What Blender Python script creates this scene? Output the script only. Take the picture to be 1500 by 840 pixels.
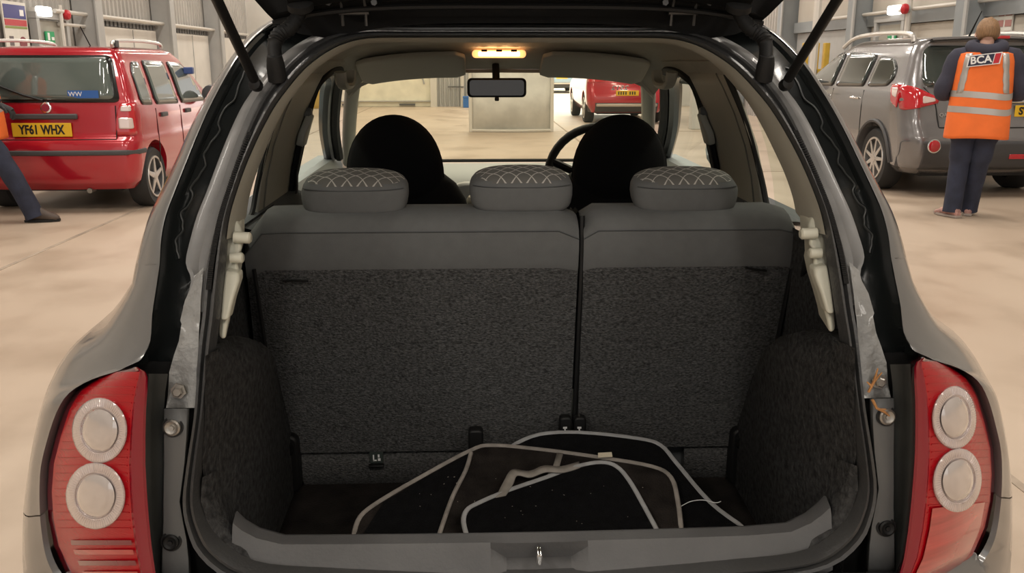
import bpy, bmesh, math, random
from mathutils import Vector, Matrix
random.seed(7)
for o in list(bpy.data.objects): bpy.data.objects.remove(o)
scene = bpy.context.scene; COL = scene.collection
# ---------------------------------------------------------------- camera
F = 1300.0; PITCH = math.atan(330/1300); YAW = math.atan(50/1300); CAM = Vector((-.083, 0, 1.40))
cd = bpy.data.cameras.new('camera'); cam = bpy.data.objects.new('camera', cd); COL.objects.link(cam)
cam.location = CAM; cam.rotation_euler = (math.pi/2-PITCH, 0, -YAW)
cd.sensor_fit = 'HORIZONTAL'; cd.sensor_width = 36; cd.lens = 36*F/1500; cd.clip_start = .05; cd.clip_end = 200
scene.camera = cam
# ---------------------------------------------------------------- world, lights, exposure
scene.view_settings.view_transform = 'Standard'; scene.view_settings.look = 'None'
scene.view_settings.gamma = 1; scene.view_settings.use_curve_mapping = False
scene.view_settings.exposure = 0.0
w = bpy.data.worlds.new('hall_air'); scene.world = w; w.use_nodes = True
w.node_tree.nodes['Background'].inputs[0].default_value = (1.0, .96, .91, 1)
w.node_tree.nodes['Background'].inputs[1].default_value = 1.0
def area(name, loc, size, sizey, power, col, target=None):
    d = bpy.data.lights.new(name, 'AREA'); d.shape = 'RECTANGLE'; d.size = size; d.size_y = sizey
    d.energy = power; d.color = col
    o = bpy.data.objects.new(name, d); COL.objects.link(o); o.location = loc
    if target: o.rotation_euler = (Vector(target)-Vector(loc)).to_track_quat('-Z', 'Y').to_euler()
    return o
WARM = (1.0, .925, .83)
# regular rows of equal ceiling lamps (seen mirrored in the car windows) and the open sky over the yard past the far doorway
for x in (-4.6, 0.0, 4.6):
    for y in (-5.0, 1.5, 8.0, 14.5, 21.0, 27.0): area('hall_ceiling_lamp_offscreen', (x, y, 6.5), .6, 2.6, 158, WARM)
area('yard_sky_offscreen', (3.0, 48, 15), 26, 30, 26000, (1.0, .99, .97))

# ---------------------------------------------------------------- projection helpers (photo pixel + distance -> point)
cp, sp, cy_, sy_ = math.cos(PITCH), math.sin(PITCH), math.cos(YAW), math.sin(YAW)
FW = Vector((sy_*cp, cy_*cp, -sp)); RT = Vector((cy_, -sy_, 0)); UP = Vector((sy_*sp, cy_*sp, cp))
def ray(px, py): return FW + RT*((px-750)/F) + UP*((420-py)/F)
def P(px, py, Y):
    d = ray(px, py); return CAM + d*(Y/d.y)
Y0T = [(.45, 1.235), (.69, 1.25), (.85, 1.27), (1.0, 1.33), (1.1, 1.39), (1.2, 1.47), (1.3, 1.57), (1.4, 1.70), (1.45, 1.80), (1.6, 2.0)]
def interp(T, z):
    if z <= T[0][0]: return T[0][1]
    for a, b in zip(T, T[1:]):
        if z <= b[0]: return a[1]+(b[1]-a[1])*(z-a[0])/(b[0]-a[0])
    return T[-1][1]
def PO(px, py, off=0):              # point on the raked plane of the tailgate opening
    Y = 1.4
    for i in range(50):
        p = P(px, py, Y); Y = .6*Y+.4*(interp(Y0T, p.z)+off)
    return P(px, py, Y)

# ---------------------------------------------------------------- materials
MATS = {}
def mat(name, col, rough=.5, metal=0, coat=0, var=0, vscale=8, bump=0, bscale=40, emit=0, ecol=None, spec=.5, stretch=None, sheen=0, trans=0):
    if name in MATS: return MATS[name]
    m = bpy.data.materials.new(name); m.use_nodes = True; nt = m.node_tree; b = nt.nodes['Principled BSDF']
    c = tuple(col)+(1,)
    b.inputs['Base Color'].default_value = c; b.inputs['Roughness'].default_value = rough; b.inputs['Metallic'].default_value = metal
    b.inputs['Coat Weight'].default_value = coat; b.inputs['Coat Roughness'].default_value = .06; b.inputs['Specular IOR Level'].default_value = spec
    b.inputs['Sheen Weight'].default_value = sheen; b.inputs['Transmission Weight'].default_value = trans
    if emit: b.inputs['Emission Color'].default_value = tuple(ecol or col)+(1,); b.inputs['Emission Strength'].default_value = emit
    if var or bump:
        tc = nt.nodes.new('ShaderNodeTexCoord'); mp = nt.nodes.new('ShaderNodeMapping'); nt.links.new(tc.outputs['Object'], mp.inputs[0])
        if stretch: mp.inputs['Scale'].default_value = stretch
    if var:
        n = nt.nodes.new('ShaderNodeTexNoise'); n.inputs['Scale'].default_value = vscale; n.inputs['Detail'].default_value = 6
        nt.links.new(mp.outputs[0], n.inputs['Vector'])
        r = nt.nodes.new('ShaderNodeValToRGB'); r.color_ramp.elements[0].position = .3; r.color_ramp.elements[1].position = .7
        r.color_ramp.elements[0].color = tuple(max(0, v*(1-var)) for v in col)+(1,); r.color_ramp.elements[1].color = tuple(min(1, v*(1+var)) for v in col)+(1,)
        nt.links.new(n.outputs['Fac'], r.inputs[0]); nt.links.new(r.outputs[0], b.inputs['Base Color'])
    if bump:
        n2 = nt.nodes.new('ShaderNodeTexNoise'); n2.inputs['Scale'].default_value = bscale; n2.inputs['Detail'].default_value = 4
        nt.links.new(mp.outputs[0], n2.inputs['Vector'])
        bp = nt.nodes.new('ShaderNodeBump'); bp.inputs['Strength'].default_value = bump; bp.inputs['Distance'].default_value = .01
        nt.links.new(n2.outputs['Fac'], bp.inputs['Height']); nt.links.new(bp.outputs[0], b.inputs['Normal'])
    MATS[name] = m; return m
def glass(name, tint, gloss=.07):
    m = bpy.data.materials.new(name); m.use_nodes = True; nt = m.node_tree; nt.nodes.remove(nt.nodes['Principled BSDF'])
    t = nt.nodes.new('ShaderNodeBsdfTransparent'); t.inputs[0].default_value = tuple(tint)+(1,)
    g = nt.nodes.new('ShaderNodeBsdfGlossy'); g.inputs['Roughness'].default_value = .03
    x = nt.nodes.new('ShaderNodeMixShader'); x.inputs[0].default_value = gloss
    nt.links.new(t.outputs[0], x.inputs[1]); nt.links.new(g.outputs[0], x.inputs[2])
    nt.links.new(x.outputs[0], nt.nodes['Material Output'].inputs[0]); MATS[name] = m; return m
PAINT = mat('grey_metallic_paint', (.19, .188, .185), .32, .55, .9, var=.06, vscale=3)
PAINTIN = mat('grey_inner_paint', (.19, .188, .185), .48, .2, .15, var=.18, vscale=14)
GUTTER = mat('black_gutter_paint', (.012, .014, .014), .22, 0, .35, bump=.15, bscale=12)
RUBBER = mat('black_rubber', (.010, .010, .010), .6, spec=.3, bump=.1, bscale=300)
SEALM = mat('seal_rubber', (.05, .05, .05), .38, bump=.15, bscale=120)
GAPM = mat('dusty_rubber', (.028, .031, .03), .6, var=.35, vscale=10)
BEIGE = mat('beige_trim', (.40, .385, .325), .6, var=.05, vscale=6, bump=.05, bscale=300)
HEADL = mat('headlining_cloth', (.38, .36, .305), .9, var=.05, vscale=20, bump=.1, bscale=250)
VISOR = mat('visor_vinyl', (.36, .34, .29), .7)
CREAM = mat('cream_plastic', (.60, .59, .49), .42, var=.06, vscale=10)
SILLM = mat('grey_sill_plastic', (.078, .077, .078), .5, var=.16, vscale=9, bump=.12, bscale=160)
PLATEM = mat('grey_trim_plastic', (.105, .108, .108), .5, var=.08)
BLACKP = mat('black_plastic', (.009, .009, .009), .5, spec=.3, bump=.05, bscale=200)
BLACKG = mat('black_gloss', (.01, .01, .01), .2)
CHROME = mat('chrome', (.8, .8, .8), .15, 1)
STEEL = mat('zinc_steel', (.35, .33, .3), .4, .8)
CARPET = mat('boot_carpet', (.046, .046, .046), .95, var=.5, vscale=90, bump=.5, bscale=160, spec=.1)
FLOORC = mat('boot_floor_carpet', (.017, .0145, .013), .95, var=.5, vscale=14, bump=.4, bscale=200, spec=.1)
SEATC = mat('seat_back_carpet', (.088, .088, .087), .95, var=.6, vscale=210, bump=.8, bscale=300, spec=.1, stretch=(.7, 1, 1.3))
FABRIC = mat('grey_seat_fabric', (.13, .132, .131), .85, var=.05, vscale=40, bump=.08, bscale=500, spec=.25)
FABRICB = mat('grey_seat_band', (.082, .087, .089), .8, bump=.08, bscale=500, spec=.25)
BLACKF = mat('black_seat_fabric', (.009, .009, .010), .85, bump=.1, bscale=400, spec=.2)
DASH = mat('grey_dashboard', (.30, .32, .32), .55)
BELT = mat('belt_webbing', (.012, .012, .013), .7)
LENSRED = mat('red_lens', (.37, .0, .006), .2, 0, .35, spec=.35, bump=.2, bscale=60, stretch=(1, 1, 12))
LENSDARK = mat('dark_red_lens', (.16, .002, .014), .12, 0, 1)
LENSPALE = mat('pale_red_lens', (.42, .05, .045), .25, 0, .8, var=.25, vscale=10, stretch=(.5, 1, 10))
CLEAR = mat('clear_lens', (.60, .52, .50), .2, .25, .7, bump=.3, bscale=30)
CLEARIN = mat('clear_lens_centre', (.55, .50, .48), .1, .35, 1)
MATBLK = mat('mat_pile', (.006, .006, .0065), .95, var=.3, vscale=60, bump=.5, bscale=250, spec=.08)
MATDUST = mat('dusty_mat_pile', (.021, .0175, .0155), .95, var=.5, vscale=25, bump=.5, bscale=250, spec=.08)
BIND = mat('grey_binding', (.33, .33, .33), .7, var=.15, vscale=40)
BINDB = mat('worn_binding', (.26, .235, .21), .8, var=.25, vscale=40)
STRAPM = mat('strap_webbing', (.27, .245, .215), .8, var=.2, vscale=50)
WHITEP = mat('white_print', (.8, .8, .8), .6)
WIND = glass('windscreen_glass', (.94, .93, .78), .04)
SIDEG = glass('side_glass', (.86, .92, .86), .07)
MIRR = mat('mirror_glass', (.06, .06, .06), .1, .6)

# ---------------------------------------------------------------- mesh helpers
WORLD = {}
def mk(name, v, f, m, parent=None, smooth=True, ang=40, bev=0, seg=2, solid=0, sub=0, slots=None, recalc=True):
    me = bpy.data.meshes.new(name); me.from_pydata([tuple(p) for p in v], [], f)
    if recalc:
        bm = bmesh.new(); bm.from_mesh(me); bmesh.ops.remove_doubles(bm, verts=bm.verts, dist=1e-5); bmesh.ops.recalc_face_normals(bm, faces=bm.faces); bm.to_mesh(me); bm.free()
    me.materials.append(m)
    if smooth and len(me.polygons):
        me.polygons.foreach_set('use_smooth', [True]*len(me.polygons)); me.set_sharp_from_angle(angle=math.radians(ang))
    o = bpy.data.objects.new(name, me); COL.objects.link(o); setp(o, parent)
    if solid: s = o.modifiers.new('thick', 'SOLIDIFY'); s.thickness = solid; s.offset = 0
    if bev: b = o.modifiers.new('bevel', 'BEVEL'); b.width = bev; b.segments = seg; b.limit_method = 'ANGLE'; b.angle_limit = math.radians(40)
    if sub: s = o.modifiers.new('sub', 'SUBSURF'); s.levels = sub; s.render_levels = sub
    return o
def setp(o, parent):
    if parent:
        o.parent = parent
        if parent.name in WORLD: o.matrix_parent_inverse = Matrix.Translation(-WORLD[parent.name])
def thing(name, label, cat, loc=(0, 0, 0), group=None, world=False, rz=0):
    o = bpy.data.objects.new(name, None); COL.objects.link(o); o.location = loc; o.rotation_euler = (0, 0, rz); o.empty_display_size = .1
    tag(o, label, cat, group)
    if world: WORLD[o.name] = Vector(loc)
    return o
def tag(o, label, cat, group=None):
    o['label'] = label; o['category'] = cat
    if group: o['group'] = group
    return o
def struct(o): o['kind'] = 'structure'; return o
def box(c, s, rz=0, v=None, f=None):
    v = [] if v is None else v; f = [] if f is None else f; n = len(v); cr, sr = math.cos(rz), math.sin(rz)
    for i in range(8):
        x = (-.5, .5)[i & 1]*s[0]; y = (-.5, .5)[i >> 1 & 1]*s[1]; z = (-.5, .5)[i >> 2]*s[2]
        v.append((c[0]+x*cr-y*sr, c[1]+x*sr+y*cr, c[2]+z))
    f += [tuple(n+k for k in q) for q in ((0, 2, 3, 1), (4, 5, 7, 6), (0, 1, 5, 4), (2, 6, 7, 3), (0, 4, 6, 2), (1, 3, 7, 5))]
    return v, f
def loft(rows, closed=False, caps=False, v=None, f=None):
    v = [] if v is None else v; f = [] if f is None else f; b = len(v); n = len(rows[0])
    for r in rows: v += [tuple(p) for p in r]
    for i in range(len(rows)-1):
        for j in range(n if closed else n-1):
            k = (j+1) % n; f.append((b+i*n+j, b+i*n+k, b+(i+1)*n+k, b+(i+1)*n+j))
    if caps: f.append(tuple(b+j for j in range(n))); f.append(tuple(b+(len(rows)-1)*n+j for j in range(n)))
    return v, f
def tube(pts, r, n=8, closed=False, v=None, f=None, flat=None):
    pts = [Vector(p) for p in pts]; rows = []; N = len(pts)
    rr = r if isinstance(r, (list, tuple)) else [r]*N
    ref = None
    for i, p in enumerate(pts):
        a = pts[(i-1) % N] if closed or i else p; b = pts[(i+1) % N] if closed or i < N-1 else p
        t = (b-a).normalized()
        if ref is None: ref = t.orthogonal().normalized() if flat is None else Vector(flat[1])
        u = (ref-t*ref.dot(t)).normalized(); ref = u; w_ = t.cross(u)
        k = flat[0] if flat else 1
        rows.append([p+(u*math.cos(2*math.pi*j/n)*rr[i]*k+w_*math.sin(2*math.pi*j/n)*rr[i]) for j in range(n)])
    if closed: rows.append(rows[0])
    return loft(rows, True, not closed, v, f)
def lathe(c, ax, prof, n=32, v=None, f=None, caps=True):
    ax = Vector(ax).normalized(); u = ax.orthogonal().normalized(); w_ = ax.cross(u); c = Vector(c)
    rows = [[c+ax*h+(u*math.cos(2*math.pi*j/n)+w_*math.sin(2*math.pi*j/n))*max(r, 1e-4) for j in range(n)] for r, h in prof]
    return loft(rows, True, caps, v, f)
def prism(poly, vec, v=None, f=None):
    vec = Vector(vec); poly = [Vector(p) for p in poly]
    return loft([poly, [p+vec for p in poly]], True, True, v, f)
def cr(pts, k=4, closed=False):      # Catmull-Rom
    pts = [Vector(p) for p in pts]; n = len(pts); out = []
    g = (lambda i: pts[i % n]) if closed else (lambda i: pts[max(0, min(n-1, i))])
    for i in range(n if closed else n-1):
        a, b, c, d = g(i-1), g(i), g(i+1), g(i+2)
        for s in range(k):
            t = s/k; out.append(.5*((2*b)+(c-a)*t+(2*a-5*b+4*c-d)*t*t+(3*b-a-3*c+d)*t**3))
    if not closed: out.append(pts[-1])
    return out
def L(a, b, t): return Vector(a)*(1-t)+Vector(b)*t
def mx(p): return Vector((-p[0], p[1], p[2]))
def tessellate(poly, nx=10, ny=8):    # cut a 2-D polygon into a fine mesh
    bm = bmesh.new(); vs = [bm.verts.new((p[0], p[1], 0)) for p in poly]; bm.faces.new(vs)
    xs = [p[0] for p in poly]; ys = [p[1] for p in poly]
    for i in range(1, nx):
        x = min(xs)+(max(xs)-min(xs))*i/nx; bmesh.ops.bisect_plane(bm, geom=bm.verts[:]+bm.edges[:]+bm.faces[:], plane_co=(x, 0, 0), plane_no=(1, 0, 0))
    for i in range(1, ny):
        y = min(ys)+(max(ys)-min(ys))*i/ny; bmesh.ops.bisect_plane(bm, geom=bm.verts[:]+bm.edges[:]+bm.faces[:], plane_co=(0, y, 0), plane_no=(0, 1, 0))
    bm.verts.index_update(); v = [(a.co.x, a.co.y) for a in bm.verts]; f = [tuple(a.index for a in q.verts) for q in bm.faces]; bm.free(); return v, f
def rrect(x0, x1, y0, y1, r, n=4):
    o = []
    for cx, cy, a in ((x1-r, y1-r, 0), (x0+r, y1-r, 90), (x0+r, y0+r, 180), (x1-r, y0+r, 270)):
        for i in range(n+1):
            t = math.radians(a+90*i/n); o.append((cx+r*math.cos(t), cy+r*math.sin(t)))
    return o
def text(name, s, size, loc, m, parent, rot=(math.pi/2, 0, 0), ext=.001, sx=1, bold=0):
    c = bpy.data.curves.new(name, 'FONT'); c.body = s; c.size = size; c.align_x = 'CENTER'; c.align_y = 'CENTER'; c.extrude = ext; c.offset = bold; c.resolution_u = 3
    t = bpy.data.objects.new(name, c); COL.objects.link(t)
    me = bpy.data.meshes.new_from_object(t.evaluated_get(bpy.context.evaluated_depsgraph_get())); bpy.data.objects.remove(t)
    me.transform(Matrix.Diagonal((sx, 1, 1, 1))); me.materials.clear(); me.materials.append(m)
    R = Matrix.Translation(loc) @ __import__('mathutils').Euler(rot).to_matrix().to_4x4(); me.transform(R)
    o = bpy.data.objects.new(name, me); COL.objects.link(o); setp(o, parent); return o

# ================================================================ THE HALL
def PX(px, py, X):
    d = ray(px, py); t = (X-CAM.x)/d.x; return CAM+d*t
def concrete():
    m = bpy.data.materials.new('hall_concrete'); m.use_nodes = True; nt = m.node_tree; b = nt.nodes['Principled BSDF']; N = nt.nodes.new
    tc = N('ShaderNodeTexCoord'); mp = N('ShaderNodeMapping'); nt.links.new(tc.outputs['Object'], mp.inputs[0])
    mp.inputs['Scale'].default_value = (.8, .6, 1)
    def noise(s, d=5): n = N('ShaderNodeTexNoise'); n.inputs['Scale'].default_value = s; n.inputs['Detail'].default_value = d; nt.links.new(mp.outputs[0], n.inputs['Vector']); return n
    a = noise(.55, 8); r = N('ShaderNodeValToRGB'); e = r.color_ramp.elements
    e[0].position = .25; e[0].color = (.42, .325, .245, 1); e[1].position = .7; e[1].color = (.53, .43, .335, 1)
    nt.links.new(a.outputs['Fac'], r.inputs[0])
    s = noise(2.2, 10); r2 = N('ShaderNodeValToRGB'); e = r2.color_ramp.elements
    e[0].position = .25; e[0].color = (.70, .67, .63, 1); e[1].position = .52; e[1].color = (1, 1, 1, 1); nt.links.new(s.outputs['Fac'], r2.inputs[0])
    x = N('ShaderNodeMix'); x.data_type = 'RGBA'; x.blend_type = 'MULTIPLY'; x.inputs[0].default_value = .8
    nt.links.new(r.outputs[0], x.inputs[6]); nt.links.new(r2.outputs[0], x.inputs[7]); nt.links.new(x.outputs[2], b.inputs['Base Color'])
    r3 = N('ShaderNodeMapRange'); r3.inputs[3].default_value = .28; r3.inputs[4].default_value = .6; nt.links.new(s.outputs['Fac'], r3.inputs[0]); nt.links.new(r3.outputs[0], b.inputs['Roughness'])
    bp = N('ShaderNodeBump'); bp.inputs['Strength'].default_value = .08; nt.links.new(s.outputs['Fac'], bp.inputs['Height']); nt.links.new(bp.outputs[0], b.inputs['Normal'])
    return m
CONC = concrete()
CLAD = mat('grey_cladding', (.42, .40, .37), .6, var=.1, vscale=1.5)
WALLW = mat('white_wall_panel', (.63, .605, .555), .7, var=.10, vscale=1.2)
WALLB = mat('beige_wall_panel', (.50, .46, .40), .7, var=.08, vscale=1)
STEELG = mat('grey_painted_steel', (.40, .40, .39), .5, var=.06, vscale=3)
STEELB = mat('bluegrey_steel', (.26, .28, .29), .5, var=.06, vscale=3)
DARKST = mat('dark_louvre', (.10, .10, .10), .5)
PIPE = mat('pale_pipe', (.62, .59, .54), .4)
struct(mk('floor', *box((0, 22, -.1), (30, 70, .2)), CONC))
fl = bpy.data.objects['floor']
JNT = mat('joint_filler', (.33, .265, .205), .8, var=.25, vscale=6)
for y in (11.5, 18.4): mk('expansion_joint', *box((0, y, .0005), (14.2, .03, .004)), JNT, fl)
for x in (-3.4, 1.75): mk('expansion_joint', *box((x, 14, .0005), (.035, 30, .004)), JNT, fl)
def corrugated(axis, pos, a0, a1, z0, z1, pitch=.2, depth=.04, sgn=1):
    rows = [[], []]; n = int((a1-a0)/pitch)
    for i in range(n):
        a = a0+i*pitch
        for da, dd in ((0, 0), (.45, 0), (.55, 1), (.92, 1)):
            q = a+da*pitch; p = pos+sgn*dd*depth
            for k, z in enumerate((z0, z1)): rows[k].append((p, q, z) if axis == 'x' else (q, p, z))
    return loft(rows)
struct(mk('ceiling', *box((0, 9.8, 7.05), (14.6, 40, .1)), mat('ceiling_sheet', (.5, .49, .46), .8)))
wl = struct(mk('wall_left', *corrugated('x', -7.25, -10, 29, 0, 7), CLAD, smooth=False, solid=.01))
wr = struct(mk('wall_right', *corrugated('x', 7.25, -10, 29, 0, 7, sgn=-1), CLAD, smooth=False, solid=.01))
wf = struct(mk('wall_front', *box((-3.4, 29.1, 3.5), (7.7, .2, 7)), WALLW))
mk('wall_panel', *box((6.2, 29.1, 3.5), (2.4, .2, 7)), WALLW, wf); mk('wall_panel', *box((2.7, 29.1, 5.4), (4.6, .2, 3.2)), WALLW, wf)
yw = struct(mk('wall_yard', *box((3, 50, 2.5), (26, .2, 5)), mat('yard_wall', (.75, .76, .76), .8, var=.08, vscale=.5)))
# left wall bays: white boards under a louvre, columns between them
tn = [0]
def trim(v, f, m, **k): tn[0] += 1; return struct(mk('trim_%d' % tn[0], v, f, m, **k))
for Y in (9.2, 12.9, 16.75, 20.7, 24.6):
    for sx in (-1, 1):
        c = trim(*box((sx*6.98, Y, 3.5), (.42, .30, 7)), STEELG if sx < 0 else STEELB, bev=.01)
        mk('flange', *box((sx*6.76, Y-.17, 3.5), (.03, .08, 7)), STEELG, c)
for Y in (18.7, 22.6, 26.6):
    p = trim(*box((-7.12, Y, 1.02), (.06, 3.5, 2.04)), WALLW)
    for i in range(18): mk('louvre_slat', *box((-7.1, Y-1.65+i*.194, 2.1), (.05, .12, .09)), DARKST, p, smooth=False)
    mk('rail', *box((-7.08, Y, 2.19), (.1, 3.6, .05)), PIPE, p)
    mk('board_joint', *box((-7.085, Y+.4, 1.02), (.02, .02, 2.0)), STEELG, p)
trim(*tube([(-6.95, 15.4, 2.2), (-6.95, 26, 2.2)], .035), PIPE)
trim(*tube([(-7.0, 15.6, 2.0), (-7.0, 16.6, 2.0)], .03), PIPE)
for Y, z0, z1 in ((11.1, 1.95, 2.3), (14.85, 1.95, 2.3), (18.7, 1.95, 2.4)):
    p = trim(*box((7.12, Y, 2.6), (.06, 3.4, 1.0)), WALLB); mk('beam', *box((7.08, Y, 2.12), (.1, 3.5, .22)), STEELB, p)
    mk('lower_board', *box((7.13, Y, 1.0), (.05, 3.4, 2.0)), STEELG if Y > 18 else WALLB, p)
trim(*tube([(6.95, 12.0, 2.22), (6.95, 19, 2.22)], .03), PIPE)
trim(*tube([(5.95, 16.2, 0), (5.95, 16.2, 6.9)], .07), PIPE)
trim(*tube([(6.9, PX(1330, 30, 6.9).y, 0), (6.9, PX(1330, 30, 6.9).y, 2.5)], .05), PIPE)
# end wall furniture seen through the windscreen
p = trim(*box((-2.95, 28.9, 1.5), (2.9, .12, 3.0)), mat('cream_board', (.76, .73, .60), .7, var=.12, vscale=2.5), bev=.01)
mk('ledge', *box((-2.95, 28.8, .18), (2.9, .1, .03)), STEELG, p); mk('brace', *tube([(-1.95, 28.82, 1.5), (-1.75, 28.82, .7)], .025), STEELG, p)
for x in (-4.1, -2.3): mk('foot_block', *box((x, 28.82, .07), (.5, .08, .05)), DARKST, p)
trim(*box((-1.45, 28.8, 1.6), (.2, .3, 3.2)), WALLW)
p = trim(*corrugated('y', 28.9, -1.35, .05, 0, 3.2, pitch=.14, sgn=-1), STEELG, smooth=False, solid=.01); mk('post', *tube([(-.55, 28.8, 0), (-.55, 28.8, 3.2)], .06), PIPE, p)
mk('cable_tray', *box((-.75, 28.75, .62), (.5, .06, .04)), DARKST, p)
trim(*box((4.65, 19.0, 2.2), (.42, .25, 4.4)), WALLW, bev=.01)
# free-standing white partition
pt = thing('partition', 'scuffed white free-standing partition board seen through the windscreen', 'partition', (.66, 18.4, 0))
v, f = loft([[(-.86+1.62*i/12, -.12*math.sin(math.pi*i/12)**1, z) for i in range(13)] for z in (.03, .8, 1.6, 2.6)])
mk('board', v, f, mat('scuffed_white', (.70, .71, .69), .6, var=.14, vscale=3), pt, solid=.03)
for x in (-.88, .78): mk('post', *box((x, 0, 1.32), (.07, .07, 2.64)), PIPE, pt, bev=.008)
mk('base_strip', *tube([(-.88+1.66*i/12, -.16*math.sin(math.pi*i/12), .03) for i in range(13)], .03, 6), PIPE, pt)
mk('hinge', *box((.80, -.06, 1.35), (.1, .04, .08)), DARKST, pt)
bl = thing('storage_crate', 'small blue plastic crate at the foot of the grey end-wall sheeting', 'crate', (-.22, 28.4, 0))
v, f = box((0, 0, .02), (.6, .4, .04))
for q in ((-.28, 0, .04, .4), (.28, 0, .04, .4)): box((q[0], q[1], .17), (q[2], q[3], .3), 0, v, f)
for yy in (-.18, .18): box((0, yy, .17), (.56, .04, .3), 0, v, f)
BLUEP = mat('blue_plastic', (.03, .15, .45), .5); mk('crate_body', v, f, BLUEP, bl, bev=.01); mk('rim', *tube([(-.3, -.2, .32), (.3, -.2, .32), (.3, .2, .32), (-.3, .2, .32)], .02, 6, True), BLUEP, bl)

# doors with frames, exit signs, bells, emergency lamps, posters
GREEN = mat('exit_green', (.02, .32, .12), .5); GLOW = mat('lamp_diffuser', (1, 1, .97), .4, emit=3.0)
RED = mat('alarm_red', (.50, .02, .03), .3); DOORM = mat('grey_door_leaf', (.36, .345, .30), .6, var=.08, vscale=3)
POSTW = mat('poster_paper', (.70, .68, .62), .6, var=.06, vscale=5)
def hall_door(n, side, Y):
    x = side*7.06
    d = struct(mk('door_%d' % n, *box((x, Y, 1.02), (.05, .92, 2.04)), DOORM, bev=.004))
    for q, s in (((Y-.52, 1.03), (.12, .1, 2.06)), ((Y+.52, 1.03), (.12, .1, 2.06)), ((Y, 2.112), (.13, 1.16, .1))): mk('door_frame', *box((x-side*.02, q[0], q[1]), s), STEELG, d)
    e = tag(mk('exit_sign', *box((x-side*.05, Y-.12, 1.78), (.02, .3, .18)), GREEN), 'green running-man exit sign on the grey door of the %s wall' % ('corrugated, poster-hung' if side < 0 else 'beige-panelled'), 'sign')
    mk('pictogram', *box((x-side*.063, Y-.18, 1.79), (.004, .07, .12)), WHITEP, e); mk('arrow', *box((x-side*.063, Y-.04, 1.76), (.004, .09, .05)), WHITEP, e)
    return d
YW = lambda px, X: PX(px, 40, X).y
hall_door(1, -1, YW(68, -7.1)); hall_door(2, 1, YW(1311, 7.1))
lockp = tag(mk('notice_plate', *box((-7.09, YW(51, -7.1), 1.86), (.01, .16, .3)), WHITEP), 'small white notice with a green pictogram on the grey door beside the poster', 'sign')
mk('pictogram', *box((-7.083, YW(51, -7.1), 1.90), (.004, .09, .14)), GREEN, lockp)
def bulkhead(x, y, z, lab):
    o = tag(mk('emergency_light', *box((x, y, z), (.12, .36, .15)), GLOW, bev=.03), lab, 'light'); mk('back_plate', *box((x+(.10 if x > 0 else -.10), y, z), (.12, .3, .11)), PIPE, o)
bulkhead(-6.95, YW(67, -6.95), PX(67, 17, -6.95).z, 'glowing white emergency light box above the door beside the red and blue poster')
bulkhead(6.95, YW(1308, 6.95), PX(1308, 15, 6.95).z, 'glowing white emergency light box above the door behind the grey car')
def bell(x, y, z, lab):
    s = -1 if x > 0 else 1; o = tag(mk('alarm_bell', *lathe((x, y, z), (s, 0, 0), [(.075, 0), (.085, .03), (.075, .07), (.04, .09), (.0, .1)], 20), RED), lab, 'alarm bell')
    mk('mount', *lathe((x-s*.04, y, z), (s, 0, 0), [(.06, 0), (.06, .05)], 12), STEELG, o)
bell(-6.95, YW(97, -6.95), PX(97, 22, -6.95).z, 'round red alarm bell on the corrugated wall next to the door')
bell(6.84, PX(1330, 30, 6.9).y-.05, PX(1330, 11, 6.84).z-.02, 'round red alarm bell on the conduit post behind the grey car')
trim(*tube([(-6.95, YW(91, -6.95), 0), (-6.95, YW(91, -6.95), 2.3)], .035), PIPE)
PB, PR, PG = mat('poster_blue', (.06, .06, .22), .5), mat('poster_red', (.5, .06, .07), .5), mat('poster_ink', (.15, .13, .13), .6)
PY1, PY2 = YW(23, -7.08), YW(1456, 7.08)
a = tag(mk('poster', *box((-7.08, PY1+0.000, 1.5), (.02, .72, 1.55)), POSTW), 'tall safety poster with blue and red heading on the corrugated wall', 'poster')
mk('heading', *box((-7.067, PY1+0.000, 2.13), (.004, .66, .20)), PB, a); mk('stripe', *box((-7.067, PY1+0.000, 1.97), (.004, .66, .09)), PR, a)
mk('band', *box((-7.067, PY1+0.000, 1.90), (.004, .66, .03)), mat('poster_green', (.25, .3, .08), .5), a)
mk('emblem', *box((-7.063, PY1+0.200, 2.12), (.004, .12, .09)), WHITEP, a)
mk('round_picture', *lathe((-7.068, PY1+0.150, 1.66), (1, 0, 0), [(.11, 0), (.11, .006)], 20), mat('poster_maroon', (.22, .05, .06), .5), a)
for yy, zz in ((PY1-0.190, 1.70), (PY1-0.130, 1.3), (PY1+0.200, 1.3)): mk('picture', *box((-7.067, yy, zz), (.004, .12, .14)), PG, a)
b_ = tag(mk('poster', *box((7.08, PY2+0.000, 1.75), (.02, .86, 1.3)), POSTW), 'pale notice board with rows of small red photographs behind the worker in the orange vest', 'poster')
for r in range(7):
    for yy, w_, m_ in ((PY2-0.350, .15, PR), (PY2-0.170, .13, PR), (PY2+0.270, .2, PG)):
        if m_ is PG and r > 4: continue
        mk('picture', *box((7.067, yy, 2.32-.14*r), (.004, w_, .085)), mat('photo_pink', (.42, .2, .18), .6) if m_ is PR else mat('photo_grey', (.4, .36, .34), .6), b_)
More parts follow.
